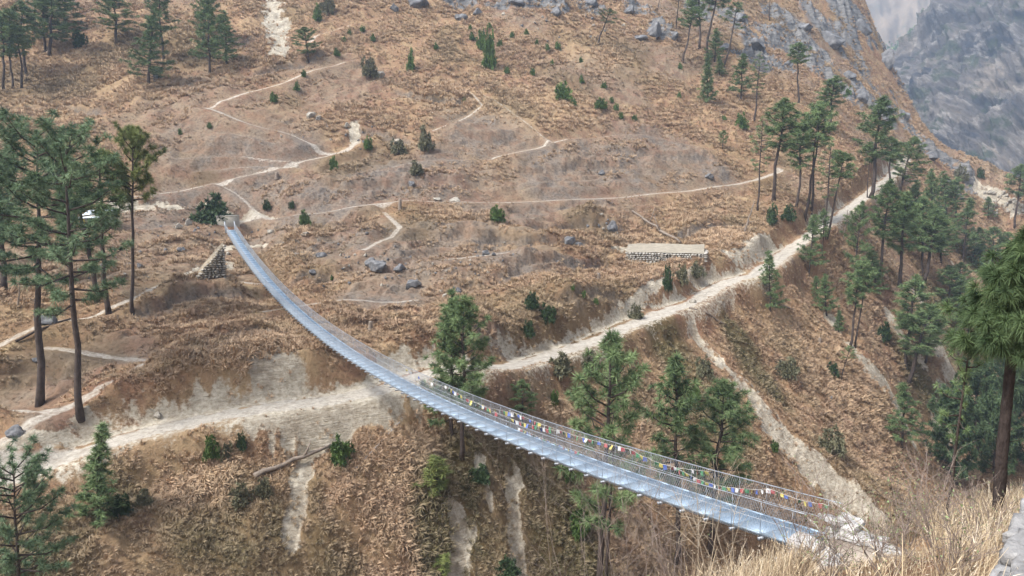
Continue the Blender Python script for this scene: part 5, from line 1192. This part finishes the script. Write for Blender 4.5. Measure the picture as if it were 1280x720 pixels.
# ------------------------------------------------------------------ tussock grass of the hillside, as scattered tufts
def tuft_mesh(seed, n, L, wid, spread):
    g = np.random.default_rng(seed); a = g.uniform(0, 6.28, n); e = g.uniform(0.25, 1.0, n)*spread; l = L*g.uniform(0.6, 1.15, n)
    h = np.c_[np.cos(a), np.sin(a), 0*a]; s = np.c_[-np.sin(a), np.cos(a), 0*a]*wid*0.5*g.uniform(0.7, 1.3, n)[:, None]
    b = h*g.uniform(0, 0.22, n)[:, None]; z = np.array([0, 0, 1.0])
    m1 = b+h*(l*0.42*e)[:, None]+z*(l*0.55)[:, None]; m2 = b+h*(l*0.95*e)[:, None]+z*(l*(0.80-0.35*e))[:, None]
    v = np.stack([b-s-z*0.1, b+s-z*0.1, m1+s*0.9, m1-s*0.9, m2], 1).reshape(-1, 3); i = np.arange(n)[:, None]*5
    m = MB(); m.add(v, [i+np.array([0, 1, 2, 3]), i+np.array([3, 2, 4])], np.repeat(g.random(n), 5)); return m
def tuft_material():
    k = NT('tussock_grass', 0.9, 0.12); p = k.pos(); t = k.attr('hue', True); bl = k.attr('tint')
    big = k.noise(p, 0.045, 3); mid = k.noise(p, 0.35, 5, 0.65)
    c = k.mix(k.rng(big, 0.35, 0.65), (0.355,0.232,0.138), (0.30,0.185,0.122))
    c = k.mix(k.rng(mid, 0.42, 0.72), c, (0.46,0.345,0.205))
    c = k.mix(k.rng(k.rnd(), 0, 1, 0, 0.55), c, (0.17,0.115,0.076))
    c = k.mix(k.attr('dull', True), c, (0.20,0.160,0.128)); c = k.mix(k.attr('straw', True), c, (0.47,0.325,0.21)); c = k.mix(k.attr('moss', True), c, (0.100,0.092,0.038))
    c = k.mix(k.rng(bl, 0, 1, 0, 0.5), c, (0.47,0.37,0.265)); k.col(c); return k.m
def tussocks():
    g = np.random.default_rng(9); mt = tuft_material(); col = bpy.data.collections.new('tufts')
    for i, (n, L, w_, spr) in enumerate([(20, 0.62, 0.050, 0.75), (24, 0.75, 0.055, 0.95), (18, 0.50, 0.05, 0.6), (22, 0.85, 0.055, 1.1), (16, 0.55, 0.06, 1.2), (26, 0.66, 0.045, 0.85)]):
        col.objects.link(bpy.data.objects.new('tuft', tuft_mesh(300+i, n, L, w_, spr).mesh('tuft', mt, False, True)))
    xs, ys = [], []
    for r0, r1, dens in ((44, 70, 30.0), (70, 100, 19.0), (100, 150, 10.0), (150, 230, 5.0), (230, 300, 3.2), (300, 420, 2.0)):
        az = (-38.5, 39.5); area = math.radians(az[1]-az[0])/2*(r1*r1-r0*r0); n = int(area*dens*TUFTS)
        a = np.radians(g.uniform(*az, n)); r = np.sqrt(g.uniform(r0*r0, r1*r1, n)); xs.append(np.sin(a)*r); ys.append(np.cos(a)*r)
    x = np.concatenate(xs); y = np.concatenate(ys)
    z, mp, ms, rk = ground(x, y, True); near = ground.near; led = ground.ledge; bare, moss, straw = other_masks(x, y)
    v = x*VX+y*VY; e = 0.4
    zx = ground(x+e, y); zy = ground(x, y+e); gxx = (zx-z)/e; gyy = (zy-z)/e; slope = np.hypot(gxx, gyy)
    py_ = 360-F*((z-CZ)*cp+y*sp)/(y*cp-(z-CZ)*sp)
    u_ = x*UX+y*UY; cn = fbm(u_/11+0.4*fbm(x/7, y/7, 2), v/2.4+0.6*fbm(x/9+4, y/9, 2), 3); cn = cn*smooth(64, 72, v)+0.4*(1-smooth(64, 72, v))
    clumpy = vnoise(x/1.7, y/1.7); big = vnoise(x/9+3, y/9)
    keep = (1-np.clip(mp*3.5, 0, 1))*(1-0.55*near)*(1-0.85*led)*(1-0.92*np.clip(ms*1.2, 0, 1))*(1-0.8*rk)*(1-0.6*bare)*np.where(bare > 0.25, 0.12+0.88*smooth(-0.12, 0.22, cn), 0.3+0.7*smooth(-0.4, 0.0, cn))*np.clip(0.15+1.3*clumpy, 0, 1)*np.clip(0.55+0.8*big, 0, 1)*(1-0.25*smooth(1.5, 2.6, slope))
    ok = (g.random(len(x)) < keep) & ((v > 30) | (np.hypot(x, y) > 60)) & (py_ < 800) & (py_ > -60)
    straw = np.clip(straw*0.8+0.55*smooth(0.1, 0.5, cn)*(v > 64), 0, 1); bare = bare*(1-0.6*smooth(0.05, 0.4, cn))
    x, y, z, bare, moss, straw, gxx, gyy, slope, near, big = [q[ok] for q in (x, y, z, bare, moss, straw, gxx, gyy, slope, near, big)]; n = len(x)
    d = np.arctan2(-gyy, -gxx)+g.normal(0, 0.5, n); tilt = np.clip(np.arctan(slope)*0.75, 0, 0.9)+g.normal(0.05, 0.12, n)
    sc = g.uniform(0.45, 1.15, n)*(0.6+0.75*big)*(1-0.5*near)*(1-0.45*bare)*(1+0.35*straw)*np.interp(np.hypot(x, y), [50, 100, 250], [0.95, 1.05, 1.5])
    me = bpy.data.meshes.new('tussock_grass'); me.vertices.add(n); me.vertices.foreach_set('co', np.c_[x, y, z].ravel().astype(np.float32))
    def at_(nm, ty, a):
        q = me.attributes.new(nm, ty, 'POINT'); q.data.foreach_set('vector' if ty == 'FLOAT_VECTOR' else 'value', a)
    at_('rot', 'FLOAT_VECTOR', np.c_[0*d, tilt, d].ravel().astype(np.float32)); at_('sc', 'FLOAT', sc.astype(np.float32)); at_('idx', 'INT', g.integers(0, 6, n).astype(np.int32))
    for nm, a in (('dull', bare), ('moss', moss), ('straw', straw*0.7)): at_(nm, 'FLOAT', np.clip(a, 0, 1).astype(np.float32))
    o = link('tussock_grass', me); tag(o, kind='stuff')
    ng = bpy.data.node_groups.new('tufts', 'GeometryNodeTree')
    ng.interface.new_socket('Geometry', in_out='INPUT', socket_type='NodeSocketGeometry'); ng.interface.new_socket('Geometry', in_out='OUTPUT', socket_type='NodeSocketGeometry')
    N_ = ng.nodes.new; gi = N_('NodeGroupInput'); go = N_('NodeGroupOutput'); ci = N_('GeometryNodeCollectionInfo'); ip = N_('GeometryNodeInstanceOnPoints')
    ci.inputs['Collection'].default_value = col; ci.inputs['Separate Children'].default_value = True; ci.inputs['Reset Children'].default_value = True
    ip.inputs['Pick Instance'].default_value = True
    def na(nm, ty):
        q = N_('GeometryNodeInputNamedAttribute'); q.data_type = ty; q.inputs['Name'].default_value = nm; return q.outputs['Attribute']
    L_ = ng.links.new
    L_(gi.outputs[0], ip.inputs['Points']); L_(ci.outputs[0], ip.inputs['Instance']); L_(na('idx', 'INT'), ip.inputs['Instance Index'])
    L_(na('rot', 'FLOAT_VECTOR'), ip.inputs['Rotation']); L_(na('sc', 'FLOAT'), ip.inputs['Scale']); L_(ip.outputs[0], go.inputs[0])
    md = o.modifiers.new('tufts', 'NODES'); md.node_group = ng
    print('tufts', n)
TUFTS = 1.0
tussocks()
# a wood on the hazy slope far up the valley
def far_wood():
    g = np.random.default_rng(15); m = MB()
    for k in range(420):
        t = g.random(); px = 1105+t*95+g.normal(0, 6); py = 92-t*100+g.normal(0, 9); Y = 1230+g.normal(0, 25); c = at(px, py, Y); h = g.uniform(12, 20)
        for j in range(5): clump(m, c+np.array([g.normal(0, 1.5), g.normal(0, 1.5), -h*0.5+h*0.22*j]), (0, 0, 1), 4.5-0.6*j, 12, 2.2, g)
    tag(m.build('far_wood', M_PINE, None, False, True), kind='stuff')
far_wood()
